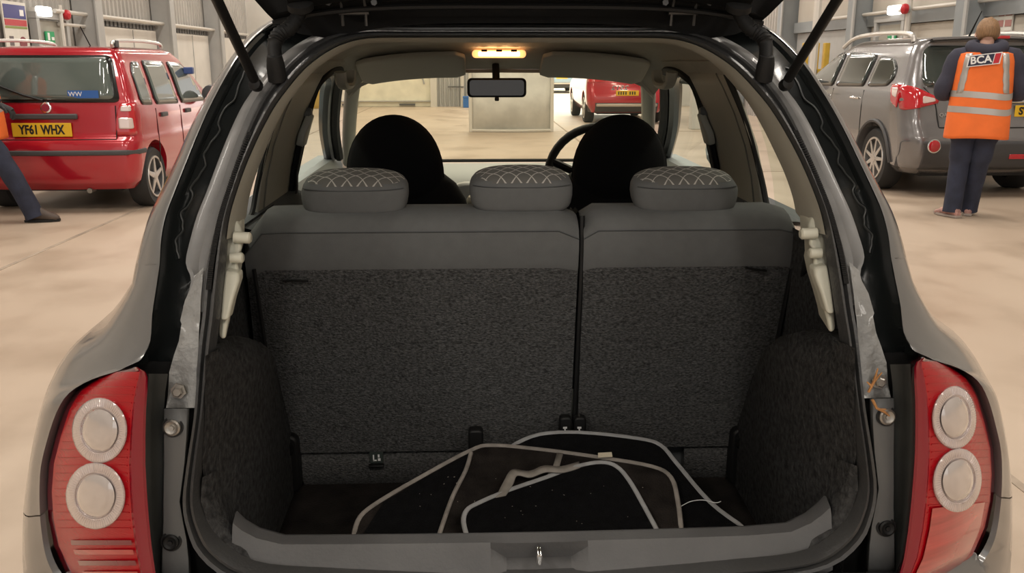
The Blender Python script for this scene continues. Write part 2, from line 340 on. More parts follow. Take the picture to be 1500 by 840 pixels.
# yellow barrier by the far right wall
yb = thing('safety_barrier', 'yellow steel column guard by the right wall beyond the grey car', 'barrier', (6.35, 17.2, 0))
YEL = mat('safety_yellow', (.62, .40, .05), .5, var=.1)
for x in (-.2, 0, .2): mk('post', *box((x, 0, .87), (.11, .11, 1.74)), YEL, yb, bev=.015)
for z in (.5, 1.2): mk('cross_rail', *box((0, -.03, z), (.56, .05, .12)), YEL, yb, bev=.01)
oc = thing('yellow_cabinet', 'ochre yellow cabinet standing against the end wall beside the cream board', 'cabinet', (-5.25, 28.2, 0))
OCH = mat('ochre', (.50, .32, .08), .6); mk('body', *box((0, 0, .8), (.7, .6, 1.6)), OCH, oc, bev=.02)
for x in (-.17, .17): dd = mk('cabinet_door', *box((x, -.31, .82), (.32, .02, 1.5)), OCH, oc, bev=.005); mk('handle', *box((x*.3, -.33, .9), (.02, .02, .15)), STEEL, dd)

# ================================================================ THE OPEN HATCHBACK
car = thing('hatchback_car', 'dark grey hatchback with its tailgate raised and boot open', 'car', (0, 2.9, 0), world=True)
ST = dict(  # half loops of the boot opening, top centre to bottom, photo pixels of the left side
 E=[(762, 54), (660, 54), (600, 54), (542, 55), (507, 62), (476, 77), (446, 100), (420, 130), (400, 158), (380, 195), (361, 237), (346, 280), (336, 315), (331, 350), (328, 385), (324, 420), (320, 460), (315, 500), (309, 550), (303, 608), (294, 680), (291, 730), (300, 766), (322, 800), (370, 829), (450, 838), (600, 841), (774, 842)],
 D=[(762, 43), (660, 43), (600, 43), (535, 42), (495, 47), (460, 62), (428, 86), (401, 116), (379, 150), (361, 192), (345, 237), (331, 280), (320, 315), (311, 350), (303, 385), (299, 420), (296, 460), (291, 500), (288, 550), (284, 608), (273, 680), (267, 732), (273, 772), (289, 810), (335, 846), (430, 862), (600, 868), (774, 870)],
 C=[(762, 36), (660, 36), (600, 36), (530, 36), (483, 42), (443, 60), (412, 82), (384, 115), (358, 150), (338, 190), (319, 237), (303, 280), (289, 315), (279, 350), (272, 385), (280, 412), (268, 450), (262, 500), (252, 545)],
 B=[(762, 33), (660, 33), (600, 33), (520, 32), (456, 31), (405, 31), (375, 52), (345, 88), (312, 147), (290, 195), (273, 237), (256, 280), (243, 315), (236, 350), (234, 385), (229, 420), (223, 460), (220, 500), (199, 536)],
 A=[(762, 30), (660, 30), (600, 29), (515, 28), (452, 27), (402, 27), (371, 48), (340, 84), (300, 147), (276, 195), (257, 237), (236, 280), (219, 315), (208, 350), (199, 385), (193, 415), (189, 450)])
OFF = dict(E=0, D=0, C=.02, B=-.012, A=.11)
H = {}
for k, pts in ST.items():
    h = [PO(px, py, OFF[k]) for px, py in pts]
    h[0].x = 0
    if k in 'ED': h[-1].x = 0
    H[k] = h
def half(k, a=0, b=None, dy=0): return [p+Vector((0, dy, 0)) for p in H[k][a:b]]
def full(h): return [mx(p) for p in reversed(h[1:])]+list(h)
def ring(h): return [mx(p) for p in reversed(h[1:-1])]+list(h)       # closed loop, both ends on the centre line
def off(h, dx=0, dy=0, dz=0, s=1): return [Vector((p.x*s+(dx if p.x > 0 else -dx if p.x < 0 else 0), p.y+dy, p.z+dz)) for p in h]
# weather seal: a two-ridged rubber profile all round
Er, Dr = cr(ring(H['E']), 3, True), cr(ring(H['D']), 3, True)
rows = [[L(d, e, t)+Vector((0, o, 0)) for d, e in zip(Dr, Er)] for t, o in ((0, .012), (.06, -.004), (.2, -.014), (.36, -.012), (.46, -.001), (.54, -.001), (.66, -.014), (.82, -.016), (.95, -.004), (1, .014))]
mk('weather_seal', *loft(rows, True), SEALM, car)
# ribbed grip line on the upper seal
v, f = [], []
for s in (-1, 1):
    hh = cr([L(d, e, .42) for d, e in zip(H['D'][9:16], H['E'][9:16])], 14)
    for p in hh: box((s*abs(p.x), p.y-.012, p.z), (.008, .006, .0022), 0, v, f)
o = mk('seal_ribs', v, f, RUBBER, car, smooth=False); o['kind'] = 'stuff'
# inner painted flange between seal and gutter
n = 16
Dh, Ch, Cf = half('D', 0, n+1), H['C'], H['C'][:17]
rows = [full(cr(h, 3)) for h in (half('D', 0, n+1, .01), [L(a, b, .35)+Vector((0, -.002, 0)) for a, b in zip(Dh, Cf)], [L(a, b, .8)+Vector((0, .004, 0)) for a, b in zip(Dh, Cf)], Cf)]
mk('opening_flange', *loft(rows), PAINTIN, car)
# black rain gutter with its outer wall
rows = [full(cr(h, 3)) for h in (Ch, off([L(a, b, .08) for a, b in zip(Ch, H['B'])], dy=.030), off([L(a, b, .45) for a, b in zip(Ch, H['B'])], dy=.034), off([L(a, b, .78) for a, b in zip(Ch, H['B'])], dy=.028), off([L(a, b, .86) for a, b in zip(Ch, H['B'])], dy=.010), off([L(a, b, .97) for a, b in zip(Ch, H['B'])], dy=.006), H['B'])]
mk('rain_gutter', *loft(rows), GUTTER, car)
SEALANT = mat('seam_sealer', (.035, .037, .036), .4)
for s in (-1, 1):
    pts = []
    for i, (c, b) in enumerate(zip(cr(Ch[7:15], 5), cr(H['B'][7:15], 5))):
        t = .58+.09*math.sin(i*1.05)+.03*math.sin(i*2.3); p = L(c, b, t)+Vector((0, .028, 0)); pts.append((s*abs(p.x), p.y, p.z))
    mk('sealer_bead', *tube(cr(pts, 3), .0018, 6), SEALANT, car)
# painted outer rim, both sides and over the roof edge
na = len(H['A'])
Bh, Ah = H['B'][:na], H['A']
rowh = (Bh, off([L(a, b, .12) for a, b in zip(Bh, Ah)], dy=-.012), off([L(a, b, .4) for a, b in zip(Bh, Ah)], dy=-.018), off([L(a, b, .75) for a, b in zip(Bh, Ah)], dy=-.008, dx=.003), Ah)
mk('roof_rim', *loft([full(cr(h[:6], 3)) for h in rowh]+[full(cr(off(Ah[:6], dy=1.05, dz=.0), 3))]), PAINT, car)
# side quarter panels: pillar, shoulder, strip around the lamp
Q = [(229, 415), (223, 460), (220, 500), (210, 522), (196, 533), (150, 547), (113, 568), (92, 598), (77, 640), (67, 680), (65, 720), (66, 750)]
QA = [(193, 415, 1.47), (165, 455, 1.70), (113, 500, 1.60), (88, 532, 1.56), (77, 553, 1.53), (68, 573, 1.51), (61, 594, 1.49), (55, 618, 1.47), (48, 650, 1.455), (42, 685, 1.44), (37, 720, 1.43), (34, 750, 1.425)]
QY = [1.365, 1.335, 1.31, 1.30, 1.295, 1.315, 1.335, 1.35, 1.358, 1.36, 1.36, 1.36]
for s in (-1, 1):
    sd = lambda h: [Vector((s*abs(p.x), p.y, p.z)) for p in h]
    pill = [cr(sd(h[5:15]), 3) for h in rowh]
    pill.append(cr(sd([Vector((min(abs(p.x)+.012, .72), max(p.y+.10, 1.86), p.z-.01)) for p in Ah[5:15]]), 3))
    v, f = loft(pill)
    q0 = [PO(*q, -.012) if i < 5 else P(q[0], q[1], QY[i]) for i, q in enumerate(Q)]
    a0 = [P(*q) for q in QA]
    # first row continues the pillar
    q0[0] = Bh[15]; a0[0] = Ah[15]
    cols = []
    cols.append(cr(sd([p+Vector((0, .07 if i > 3 else 0, 0)) for i, p in enumerate(q0)]), 3))
    for t in (0, .08, .25, .45, .65, .82, .93, 1):
        yb = [a.y+(b.y-a.y)*t**1.9 for a, b in zip(q0, a0)]
        col = [L(a, b, t) for a, b in zip(q0, a0)]
        for i, p in enumerate(col): p.y = yb[i]-(.008*math.sin(math.pi*min(1, t*4)) if i > 2 else 0)
        top = [pp[14] for pp in ()]
        cols.append(cr(sd(col), 3))
    cols.append(cr(sd([Vector((max(abs(p.x)+.005, .78 if i > 1 else 0), p.y+(.35 if i > 1 else .4), p.z)) for i, p in enumerate(a0)]), 3))
    cols.append(cr(sd([Vector((.83 if i > 1 else abs(p.x)+.03, 2.4, p.z if i > 1 else p.z-.02)) for i, p in enumerate(a0)]), 3))
    # row from the pillar end (index 14) to the panel start (index 15)
    loft(cols, False, False, v, f)
    RT_ = (0, .12, .4, .75, 1)
    def rim(i, t):
        for k in range(4):
            if t <= RT_[k+1]: return L(rowh[k][i], rowh[k+1][i], (t-RT_[k])/(RT_[k+1]-RT_[k]))
    br = [[c[0], *sd([rim(14, t)])] for c, t in zip(cols[1:9], (0, .08, .25, .45, .65, .82, .93, 1))]+[[cols[9][0], pill[-1][-1]]]
    loft(br, False, False, v, f)
    mk('quarter_panel', v, f, PAINT, car, ang=50)
    # bumper wing below the seam
    BQ = [(66, 752), (70, 785), (77, 815), (92, 842), (125, 872), (190, 905)]; BA = [(34, 752), (33, 785), (33, 815), (34, 842), (38, 900), (46, 960)]
    q0 = [P(a, b, 1.36-.03*(i > 3)-.05*(i > 4)) for i, (a, b) in enumerate(BQ)]; a0 = [P(a, b, 1.425) for a, b in BA]
    cols = []
    for t in (0, .08, .3, .55, .8, 1):
        col = [L(a, b, t) for a, b in zip(q0, a0)]
        for i, p in enumerate(col): p.y = q0[i].y+(a0[i].y-q0[i].y)*t**1.9-(.008*math.sin(math.pi*min(1, t*4)))
        cols.append(cr(sd(col), 3))
    cols.append(cr(sd([Vector((.83, 1.75, p.z)) for p in a0]), 3))
    mk('bumper_wing', *loft(cols), PAINT, car, ang=50)
# bumper body under the sill, down to the floor pan
rows = []
for z, y, ww in ((.60, 1.17, .74), (.57, 1.12, .78), (.50, 1.09, .81), (.40, 1.10, .81), (.28, 1.16, .79), (.24, 1.25, .74)):
    rows.append([(ww*x, y+.24*abs(x)**4, z) for x in [i/10-1 for i in range(21)]])
mk('rear_bumper', *loft(rows), PAINT, car)
mk('bumper_step', *loft([[(x, 1.245, .60), (x, 1.17, .60)] for x in (-.60, -.3, 0, .3, .60)]), PAINT, car, solid=.01)
# lower door and sill skins, bonnet, wheels (only glimpsed from the side)
for s in (-1, 1):
    rows = [[(s*x, y, z) for x, z in ((.74, .24), (.80, .34), (.83, .6), (.825, .78), (.77, .95), (.70, 1.02))] for y in (2.4, 3.3, 3.9, 4.5)]+[[(s*x*.9, 4.8, z*.92) for x, z in ((.74, .24), (.80, .34), (.83, .6), (.825, .78), (.77, .90), (.70, .96))]]
    mk('body_side', *loft(rows), PAINT, car)
    mk('door_mirror', *lathe((s*.86, 3.32, 1.08), (0, 1, 0), [(.02, -.05), (.075, -.045), (.09, 0), (.07, .05), (.03, .08)], 16), mat('mirror_shell', (.28, .34, .37), .3, .2, .6), car)
    for wy in (1.86, 4.28):
        t = mk('wheel', *lathe((s*.66, wy, .29), (s, 0, 0), [(.19, 0), (.27, .0), (.29, .03), (.29, .13), (.27, .165), (.19, .16), (.19, 0)], 28, caps=False), RUBBER, car)
        mk('hub_cap', *lathe((s*.66, wy, .29), (s, 0, 0), [(.19, .13), (.17, .155), (.05, .15), (.0, .155)], 20), STEEL, t)
mk('bonnet', *loft([[(x*.74, y, z-.05*abs(x)**3) for x in [i/6-1 for i in range(13)]] for y, z in ((3.7, .97), (4.1, .92), (4.6, .82), (4.9, .66), (4.95, .3))]), PAINT, car)
mk('floor_pan', *box((0, 3.0, .30), (1.3, 3.3, .04)), BLACKP, car)
# ---------------------------------------------------------------- tail lamps
LR = [(538, 201, 195), (545, 213, 160), (553, 216, 141), (562, 216, 126), (573, 216, 112), (586, 215, 103), (600, 214, 95), (640, 213, 82), (680, 213, 72), (720, 215, 69), (760, 218, 71), (800, 222, 79), (842, 228, 98), (872, 236, 132), (896, 246, 205)]
def lampY(t): return 1.214+.045*t+.10*t**3.2
def lamp_pt(py, t, out=0):
    for a, b in zip(LR, LR[1:]):
        if py <= b[0]: break
    q = (py-a[0])/(b[0]-a[0]); li = a[1]+(b[1]-a[1])*q; lo = a[2]+(b[2]-a[2])*q
    return P(li+(lo-li)*t, py, lampY(t)-out)
def lamp_px(px, py, out=0):
    for a, b in zip(LR, LR[1:]):
        if py <= b[0]: break
    q = (py-a[0])/(b[0]-a[0]); li = a[1]+(b[1]-a[1])*q; lo = a[2]+(b[2]-a[2])*q
    return lamp_pt(py, (px-li)/(lo-li), out)
for s in (-1, 1):
    M_ = lambda p: Vector((s*abs(p.x), p.y, p.z))
    pys = [538, 541, 545, 553, 562, 573, 586, 600, 620, 640, 660, 680, 700, 720, 740, 760, 780, 800, 821, 842, 857, 872, 884, 896]
    lamp = mk('tail_lamp', *loft([[M_(lamp_pt(py, 0, -.06))]+[M_(lamp_pt(py, t, 0)) for t in [i/12 for i in range(13)]]+[M_(lamp_pt(py, 1, -.10))] for py in pys]), LENSDARK, car)
    zone = lambda y0, y1, t0, t1, o: loft([[M_(lamp_pt(y0+(y1-y0)*j/14, t0+(t1-t0)*i/10, o)) for i in range(11)] for j in range(15)])
    # outer clear-coated red skin: inner strip, main field
    tt = lambda py: 1-min(.09, 7/max(10, 215-interp([(a[0], a[2]) for a in LR], py)))
    mk('red_lens', *loft([[M_(lamp_pt(py, .15+(tt(py)-.15)*i/10, .004)) for i in range(11)] for py in pys[2:-2]]), LENSRED, lamp)
    mk('inner_lens', *loft([[M_(lamp_pt(py, a, o)) for a, o in ((0, .002), (.03, .006), (.11, .007), (.15, .010), (.17, .004))] for py in pys]), mat('edge_lens', (.22, .002, .014), .15, 0, .4), lamp)
    if s < 0:
        for k, y in enumerate((792, 806, 822, 838)):
            mk('reflector_bar', *zone(y, y+7, .2, .82, .008), LENSDARK if k % 2 == 0 else LENSPALE, lamp)
    else: mk('reflector_block', *loft([[M_(lamp_pt(768+(118)*j/14-6*i/10, .24+.64*i/10, .008)) for i in range(11)] for j in range(15)]), LENSPALE, lamp)
    for cx_, cy0, ex, ey in ((146, 631, 40, 47), (140, 727, 43, 48)):
        disc = lambda prof, nseg=40: loft([[M_(lamp_px(cx_+ex*q*math.cos(2*math.pi*i/nseg), cy0+ey*q*math.sin(2*math.pi*i/nseg), o_)) for i in range(nseg)] for q, o_ in prof], True, True)
        rg = mk('round_lens', *disc([(1.03, .003), (1.0, .009), (.94, .0115), (.72, .0105), (.68, .006), (.05, .006)]), CLEAR, lamp)
        mk('lens_centre', *disc([(.66, .006), (.645, .0115), (.5, .0165), (.3, .0185), (.02, .0195)]), CLEARIN, rg)
        v, f = [], []
        for k in range(72):
            t_ = 2*math.pi*k/72; tube([M_(lamp_px(cx_+ex*q*math.cos(t_), cy0+ey*q*math.sin(t_), .0112)) for q in (.74, .85, .97)], .0009, 4, False, v, f)
        o = mk('radial_flutes', v, f, CLEAR, rg, smooth=False); o['kind'] = 'stuff'
    for k in range(20):
        y_ = 556+k*11.5
        if y_ > 786: break
        mk('lens_rib', *tube([M_(lamp_pt(y_, .19+(tt(y_)-.22)*i/10, .0042)) for i in range(11)], .0012, 4), LENSRED, lamp)
    # black rubber gap, plastic closing plate with screws, bare inner panel
    gp = [(548, 246, 219), (575, 242, 217), (608, 240, 214), (680, 240, 214), (740, 239, 217), (800, 238, 223), (842, 237, 229), (890, 236, 244)]
    mk('gap_trim', *loft([cr([M_(P(b-12, y, 1.262)), M_(P(b-1, y, 1.245)), M_(P((a+b)/2, y, 1.262)), M_(P(a, y, 1.272))], 3) for y, a, b in gp]), GAPM, car)
    rec = [(596, 292, 236), (600, 292, 234), (680, 282, 234), (730, 276, 234), (772, 282, 234), (810, 298, 234), (846, 345, 234), (900, 430, 235)]
    mk('inner_recess', *loft([[M_(P(a, y, 1.29)), M_(P((a+b)/2, y, 1.305)), M_(P(b, y, 1.285))] for y, a, b in rec]), BLACKP, car)
    pl = [(599, 241, 276), (640, 240, 275), (680, 240, 272), (735, 239, 265), (765, 239, 270), (790, 238, 275), (820, 237, 278), (860, 236, 279)]
    pr = [[M_(P(a, y, 1.268)), M_(P(a+2, y, 1.257)), M_(P((a*.6+b*.4), y, 1.254)), M_(P(b-3, y, 1.257)), M_(P(b, y, 1.268))] for y, a, b in pl]
    mk('recess_backing', *loft([[M_(P(a, y, 1.325)) for a in (296, 262, 225, 195)] for y in (530, 560, 600, 640)]), BLACKP, car)
    plate = mk('closing_plate', *loft(pr, False, False), PLATEM, car, solid=.003)
    for px, py in ((252, 627), (250, 795)):
        c = M_(P(px, py, 1.251)); mk('screw', *lathe(c, (0, -1, .15), [(.0125, -.004), (.0125, .002), (.010, .004), (.0085, .0025), (.004, .002), (.0035, .005), (0, .005)], 20), STEEL if py < 700 else BLACKP, plate)
        mk('screw_well', *lathe(c+Vector((0, .004, 0)), (0, -1, .15), [(.016, 0), (.016, .002), (.0128, .002), (.0128, 0)], 20, caps=False), BLACKP, plate)
    bolt = M_(P(262, 573, 1.283)); mk('bolt', *lathe(bolt, (0, -1, .1), [(.013, 0), (.012, .003), (.008, .003), (.008, .009), (.006, .011), (0, .011)], 6), STEEL, car, smooth=False)
    # crinkled bare-metal corner with sealer
    rows = []
    for y, a, b in ((392, 299, 298), (405, 297, 284), (418, 296, 282), (440, 294, 271), (470, 293, 264), (475, 292, 266), (500, 291, 262), (520, 290, 255), (545, 288, 248), (580, 287, 246), (598, 286, 243)):
        rows.append([M_(PO(a+(b-a)*t, y, -.004+.003*math.sin(t*7+y*.10)*(1 if y > 490 else .2))) for t in [i/6 for i in range(7)]])
    mk('pillar_foot', *loft([r for r in rows]), mat('bare_grey_metal', (.20, .198, .19), .42, .3, .15, var=.25, vscale=14, bump=.6, bscale=30), car)
# ---------------------------------------------------------------- raised tailgate, hinges, struts, cable gaiters
hz = P(762, 31, 1.79).z
def gate_row(d, under):
    wd = interp([(0, .36), (.015, .42), (.04, .455), (.1, .485), (.3, .53), (.6, .57), (.95, .50)], d)
    return [Vector((wd*x, 1.79-d*.80, hz-.004+d*.62-.03*abs(x)**4*(1 if d < .5 else .5)+(0 if under else .05))) for x in [i/12-1 for i in range(25)]]
ds = [0, .015, .04, .07, .12, .2, .3, .45, .6, .8, .95]
gate = mk('tailgate', *loft([gate_row(d, False) for d in ds]+[gate_row(d, True) for d in reversed(ds)]+[gate_row(0, False)]), BLACKG, car)
mk('gate_trim', *loft([[Vector((p.x*.86, p.y, p.z-.012)) for p in gate_row(d, True)] for d in (.10, .16, .3, .6, .9)]), BLACKP, gate, solid=.01)
mk('gate_lip', *tube([p+Vector((0, -.004, -.006)) for p in gate_row(.055, True)], .005, 6), RUBBER, gate)
HINGEM = mat('hinge_dark', (.07, .07, .07), .4, .5)
for cx_ in (519, 1000):
    c = P(cx_, 20, 1.755); hg = None
    for dx in (-.022, .022):
        o = mk('hinge', *tube([c+Vector((dx*1.9, -.03, .026)), c+Vector((dx, -.022, .026)), c+Vector((dx, -.006, .005)), c+Vector((dx, .0, -.022))], .003, 6), HINGEM, car)
        mk('hinge_bolt', *lathe(c+Vector((dx*1.9, -.034, .018)), (0, -1, 0), [(.006, 0), (.006, .006), (0, .006)], 6), HINGEM, o)
    mk('hinge_pin', *tube([c+Vector((-.028, -.004, .002)), c+Vector((.028, -.004, .002))], .005, 8), HINGEM, car)
for s in (-1, 1):
    M_ = lambda p: Vector((s*abs(p.x), p.y, p.z))
    a, b = M_(P(372, 116, 1.60)), M_(P(318, 0, 1.42)); e = a+(b-a)*2.2
    st = mk('gas_strut', *tube([a, a+(b-a)*.15, a+(b-a)*1.35], .0085, 12), BLACKP, car)
    mk('strut_rod', *tube([a+(b-a)*1.3, e], .004, 8), CHROME, st); mk('ball_socket', *lathe(a+Vector((0, .02, -.012)), (0, -1, .2), [(.011, 0), (.012, .012), (.010, .022), (0, .026)], 12), BLACKP, st)
    g = [M_(P(*q)) for q in ((440, 4, 1.70), (438, 20, 1.70), (425, 40, 1.68), (408, 52, 1.665), (402, 68, 1.655), (404, 90, 1.64))]
    pts = cr(g, 8); rr = [.0125+(.0022 if (i % 2 and 12 < i < 30) else 0) for i in range(len(pts))]
    gt = mk('cable_gaiter', *tube(pts, rr, 12), RUBBER, car, ang=60)
    mk('gaiter_boot', *lathe(M_(P(404, 98, 1.64)), (0, -.3, 1), [(.0165, -.025), (.0165, 0), (.0145, .014), (.013, .02)], 14), RUBBER, gt)
    mk('gaiter_cap', *lathe(M_(P(440, 8, 1.70)), (0, -.6, 1), [(.024, -.006), (.024, .006), (.015, .01)], 14), RUBBER, gt)
# ---------------------------------------------------------------- cabin shell: pillar trims, headlining, windows
Fo = [(762, 62), (660, 62), (600, 62), (544, 63), (512, 71), (484, 86), (456, 108), (432, 138), (413, 165), (395, 200), (378, 240), (362, 282), (352, 318), (348, 345)]
Fh = [PO(px, py, .055) for px, py in Fo]; Fh[0].x = 0
Eh = half('E', 0, 14, .012)
rows = [full(cr(h, 3)) for h in (Eh, off([L(a, b, .2) for a, b in zip(Eh, Fh)], dy=-.02), off([L(a, b, .6) for a, b in zip(Eh, Fh)], dy=-.012), Fh, off([Vector((p.x*1.03, p.y+.12, p.z+.012)) for p in Fh])) ]
mk('aperture_trim', *loft(rows), BEIGE, car)
def sect(Y, zr):                     # half section of the cabin lining
    return [Vector((x, Y, zr-d)) for x, d in ((0, 0), (.15, .001), (.3, .006), (.40, .018), (.465, .045), (.505, .085))]
hl = [sect(1.80, 1.448), sect(2.1, 1.455), sect(2.5, 1.458), sect(2.74, 1.452), sect(2.80, 1.436), sect(3.0, 1.376)]
mk('headlining', *loft([full(cr(h, 3)) for h in hl]), HEADL, car)
mk('roof_panel', *loft([full([Vector((p.x*1.1, p.y, p.z+.045)) for p in cr(h, 2)]) for h in hl]), PAINT, car)
mk('screen_header', *loft([full([Vector((p.x, 3.0, p.z+o)) for p in hl[-1]]) for o in (0, -.012)]+[full([Vector((p.x, 3.03, p.z-.012)) for p in hl[-1]])]), HEADL, car)
def wallX(z): return interp([(.4, .60), (1.0, .625), (1.1, .612), (1.2, .585), (1.3, .545), (1.37, .505), (1.45, .45)], z)
for s in (-1, 1):
    W = lambda y, z, o=0: Vector((s*(wallX(z)+o), y, z))
    zs = [.95, 1.05, 1.12, 1.2, 1.28, 1.34, 1.372]
    # broad centre-pillar trim with its curved rear edge beside the side window
    bp = [[W(2.13+.10*max(0, (z-1.1)/.27)**1.5*0+.03*t_*0+(2.50-2.13)*t_, z) for t_ in (0, .04, .3, .7, .97, 1)] for z in zs]
    mk('centre_pillar_trim', *loft([r for r in bp]), BEIGE, car, solid=.012)
    mk('pillar_parting', *tube([W(2.19, z, -.008) for z in zs[1:]], .002, 5), mat('parting_grey', (.16, .155, .13), .8), car)
    mk('window_rubber', *tube(cr([W(2.13, 1.372, .0), W(2.135, 1.25), W(2.13, 1.12), W(2.10, 1.05), W(2.02, 1.035), W(1.86, 1.03)], 4), .007, 6), RUBBER, car)
    mk('side_window', *loft([[W(y, z, .03) for y in (1.80, 1.95, 2.14)] for z in zs[1:]]), SIDEG, car)
    mk('parcel_ledge', *loft([[W(y, 1.03, -.12), W(y, 1.035, -.05), W(y, 1.05, .0), W(y, 1.045, .08)] for y in (1.95, 2.1, 2.3, 2.55)]), FABRICB, car)
    mk('rear_pillar_lining', *loft([[W(y, z, .0) for y in (interp(Y0T, z)+.13, interp(Y0T, z)*.4+.6*1.84+.05, 1.86)] for z in (1.03, 1.1, 1.2, 1.28, 1.33)]), BEIGE, car, solid=.01)
    mk('side_header', *loft([[W(y, 1.36, -.003), W(y, 1.40, -.012), W(y, 1.43, .03)] for y in (1.92, 2.1, 2.5, 3.0)]), HEADL, car)
    mk('roof_side', *loft([[W(y, 1.33, .05), W(y, 1.40, .035), W(y, 1.46, .0)] for y in (2.0, 2.5, 3.05)]), PAINT, car)
    mk('belt_panel', *loft([[W(y, .6, .02), W(y, 1.0, .0), W(y, 1.035, .02), W(y, 1.035, .10)] for y in (2.2, 2.5, 3.0, 3.6)]), DASH, car)
    # front door aperture with its double black rubber
    dz = [W(2.52, 1.03), W(2.52, 1.30), W(2.56, 1.365), W(2.72, 1.378), W(2.88, 1.36), W(3.02, 1.30), W(3.25, 1.17), W(3.48, 1.04)]
    path = cr(dz, 5)
    mk('door_seal', *tube(path, .017, 8), RUBBER, car); mk('door_frame', *tube([p+Vector((s*.035, .0, 0)) for p in path], .024, 8), BLACKG, car)
    mk('door_window', *loft([[W(y, z, .05) for y in (2.5, 2.9, 3.0+.45*(1.36-z)/.33)] for z in (1.03, 1.15, 1.27, 1.36)]), SIDEG, car)
    mk('windscreen_pillar', *tube(cr([Vector((s*.475, 2.98, 1.385)), Vector((s*.515, 3.15, 1.29)), Vector((s*.562, 3.38, 1.15)), Vector((s*.60, 3.60, 1.01))], 4), .026, 10), BEIGE, car)
    # seat belt with guide ring
    bt = mk('seat_belt', *loft([[W(2.50, z, -.025)+Vector((0, d, 0)) for d in (-.015, .015)] for z in (.75, .95, 1.1, 1.20)]), BELT, car, solid=.002)
    mk('belt_guide', *loft([[W(2.50, z, -.02)+Vector((0, d, 0)) for d in (-w_, 0, w_)] for z, w_ in ((1.175, .03), (1.205, .034), (1.235, .02), (1.26, .012))]), mat('belt_guide_grey', (.38, .38, .34), .5), bt, solid=.02, bev=.004)
    mk('belt_anchor', *lathe(W(2.50, 1.262, -.005), (-s, 0, 0), [(.016, 0), (.016, .012), (.012, .018), (0, .02)], 14), PLATEM, bt)
    mk('lap_belt', *loft([[W(1.72, 1.065, -.01), W(1.72, 1.02, -.01)], [W(1.80, 1.02, -.02), W(1.79, .96, -.03)]]), BELT, car, solid=.003)
    # grab handle and sun visor
    hd = mk('grab_handle', *tube(cr([Vector((s*.455, y, z)) for y, z in ((2.50, 1.372), (2.515, 1.345), (2.56, 1.333), (2.66, 1.333), (2.70, 1.345), (2.715, 1.372))], 3), .011, 8, flat=(1.5, (1, 0, 0))), BEIGE, car)
    vz = rrect(0, .335, 0, 1, .022/.335); vz = [(x*1.0, min(1, max(0, q))) for x, q in [(.335*(i/20), 0) for i in range(21)]]
    rows = []
    for q in [i/8 for i in range(9)]:
        rr = .03*(1-math.sqrt(max(0, 1-(max(0, abs(q-.5)-.32)/.18)**2)))
        rows.append([Vector((s*(.118+rr+(.335-2*rr)*i/14), 2.775+.195*q, 1.437-.071*q-.022*((i/14)**2.2)-.012)) for i in range(15)])
    mk('sun_visor', *loft(rows), VISOR, car, solid=.014, bev=.004)
# windscreen glass and dashboard
mk('windscreen', *loft([[Vector((x*wd, y+.05*(1-x*x), z)) for x in [i/6-1 for i in range(13)]] for wd, y, z in ((.50, 3.0, 1.372), (.55, 3.28, 1.22), (.605, 3.62, 1.0))]), WIND, car)
text('screen_writing', '2512', .045, tuple(P(908, 129, 3.125)), WHITEP, car, rot=(math.radians(28.5), 0, math.pi), sx=.65)
dash = mk('dashboard', *loft([full([Vector((x*.6, y+(.03*x*x), z-(.05 if x > .95 else 0))) for x in (0, .3, .6, .85, 1)]) for y, z in ((3.64, .995), (3.50, 1.012), (3.30, 1.005), (3.20, .985), (3.15, .95), (3.13, .85), (3.15, .65))]), DASH, car)
mk('screen_shelf_edge', *tube(full([Vector((x*.6, 3.60-.02*x*x, 1.012)) for x in (0, .3, .6, .85, 1)]), .007, 6), BLACKP, dash)
for cx_, r in ((-.152, .042), (.152, .042)):
    vv = mk('air_vent', *lathe((cx_, 3.135, .935), (0, -1, .1), [(r, -.02), (r, .008), (r*.86, .008), (r*.84, -.004), (0, -.004)], 24), BLACKP, dash)
    for k in range(5): mk('vent_slat', *box((cx_, 3.128, .905+.015*k), (r*1.5, .012, .004)), PLATEM, vv, smooth=False)
mk('centre_stack', *prism([Vector((x, 3.12, z)) for x, z in rrect(-.19, .19, .70, .985, .06)], (0, .05, 0)), mat('silver_console', (.36, .37, .36), .4, .3), dash, bev=.01)
kb = P(692, 294, 3.02); kn = mk('gear_knob', *lathe(kb, (0, -.3, 1), [(.004, -.03), (.012, -.022), (.019, -.008), (.02, .004), (.013, .016), (0, .019)], 18), mat('knob_ivory', (.62, .58, .48), .4), car)
mk('gear_lever', *tube([kb+Vector((0, .0, -.02)), kb+Vector((0, .05, -.35))], .007, 8), BLACKP, kn)
# steering wheel
sw = P(866, 262, 3.02); sw.x = .34
ax = Vector((0, -1, .42)).normalized(); u = Vector((1, 0, 0)); w_ = ax.cross(u)
wh = mk('steering_wheel', *tube([sw+(u*math.cos(a)+w_*math.sin(a))*.185 for a in [2*math.pi*i/40 for i in range(40)]], .015, 10, True), BLACKP, car)
mk('wheel_hub', *lathe(sw+Vector((0, .03, -.02)), ax, [(.075, -.02), (.08, 0), (.06, .02), (0, .03)], 20), BLACKP, wh)
for a in (20, 160, 270): mk('wheel_spoke', *tube([sw+Vector((0, .03, -.02)), sw+(u*math.cos(math.radians(a))+w_*math.sin(math.radians(a)))*.18], .014, 8), BLACKP, wh)
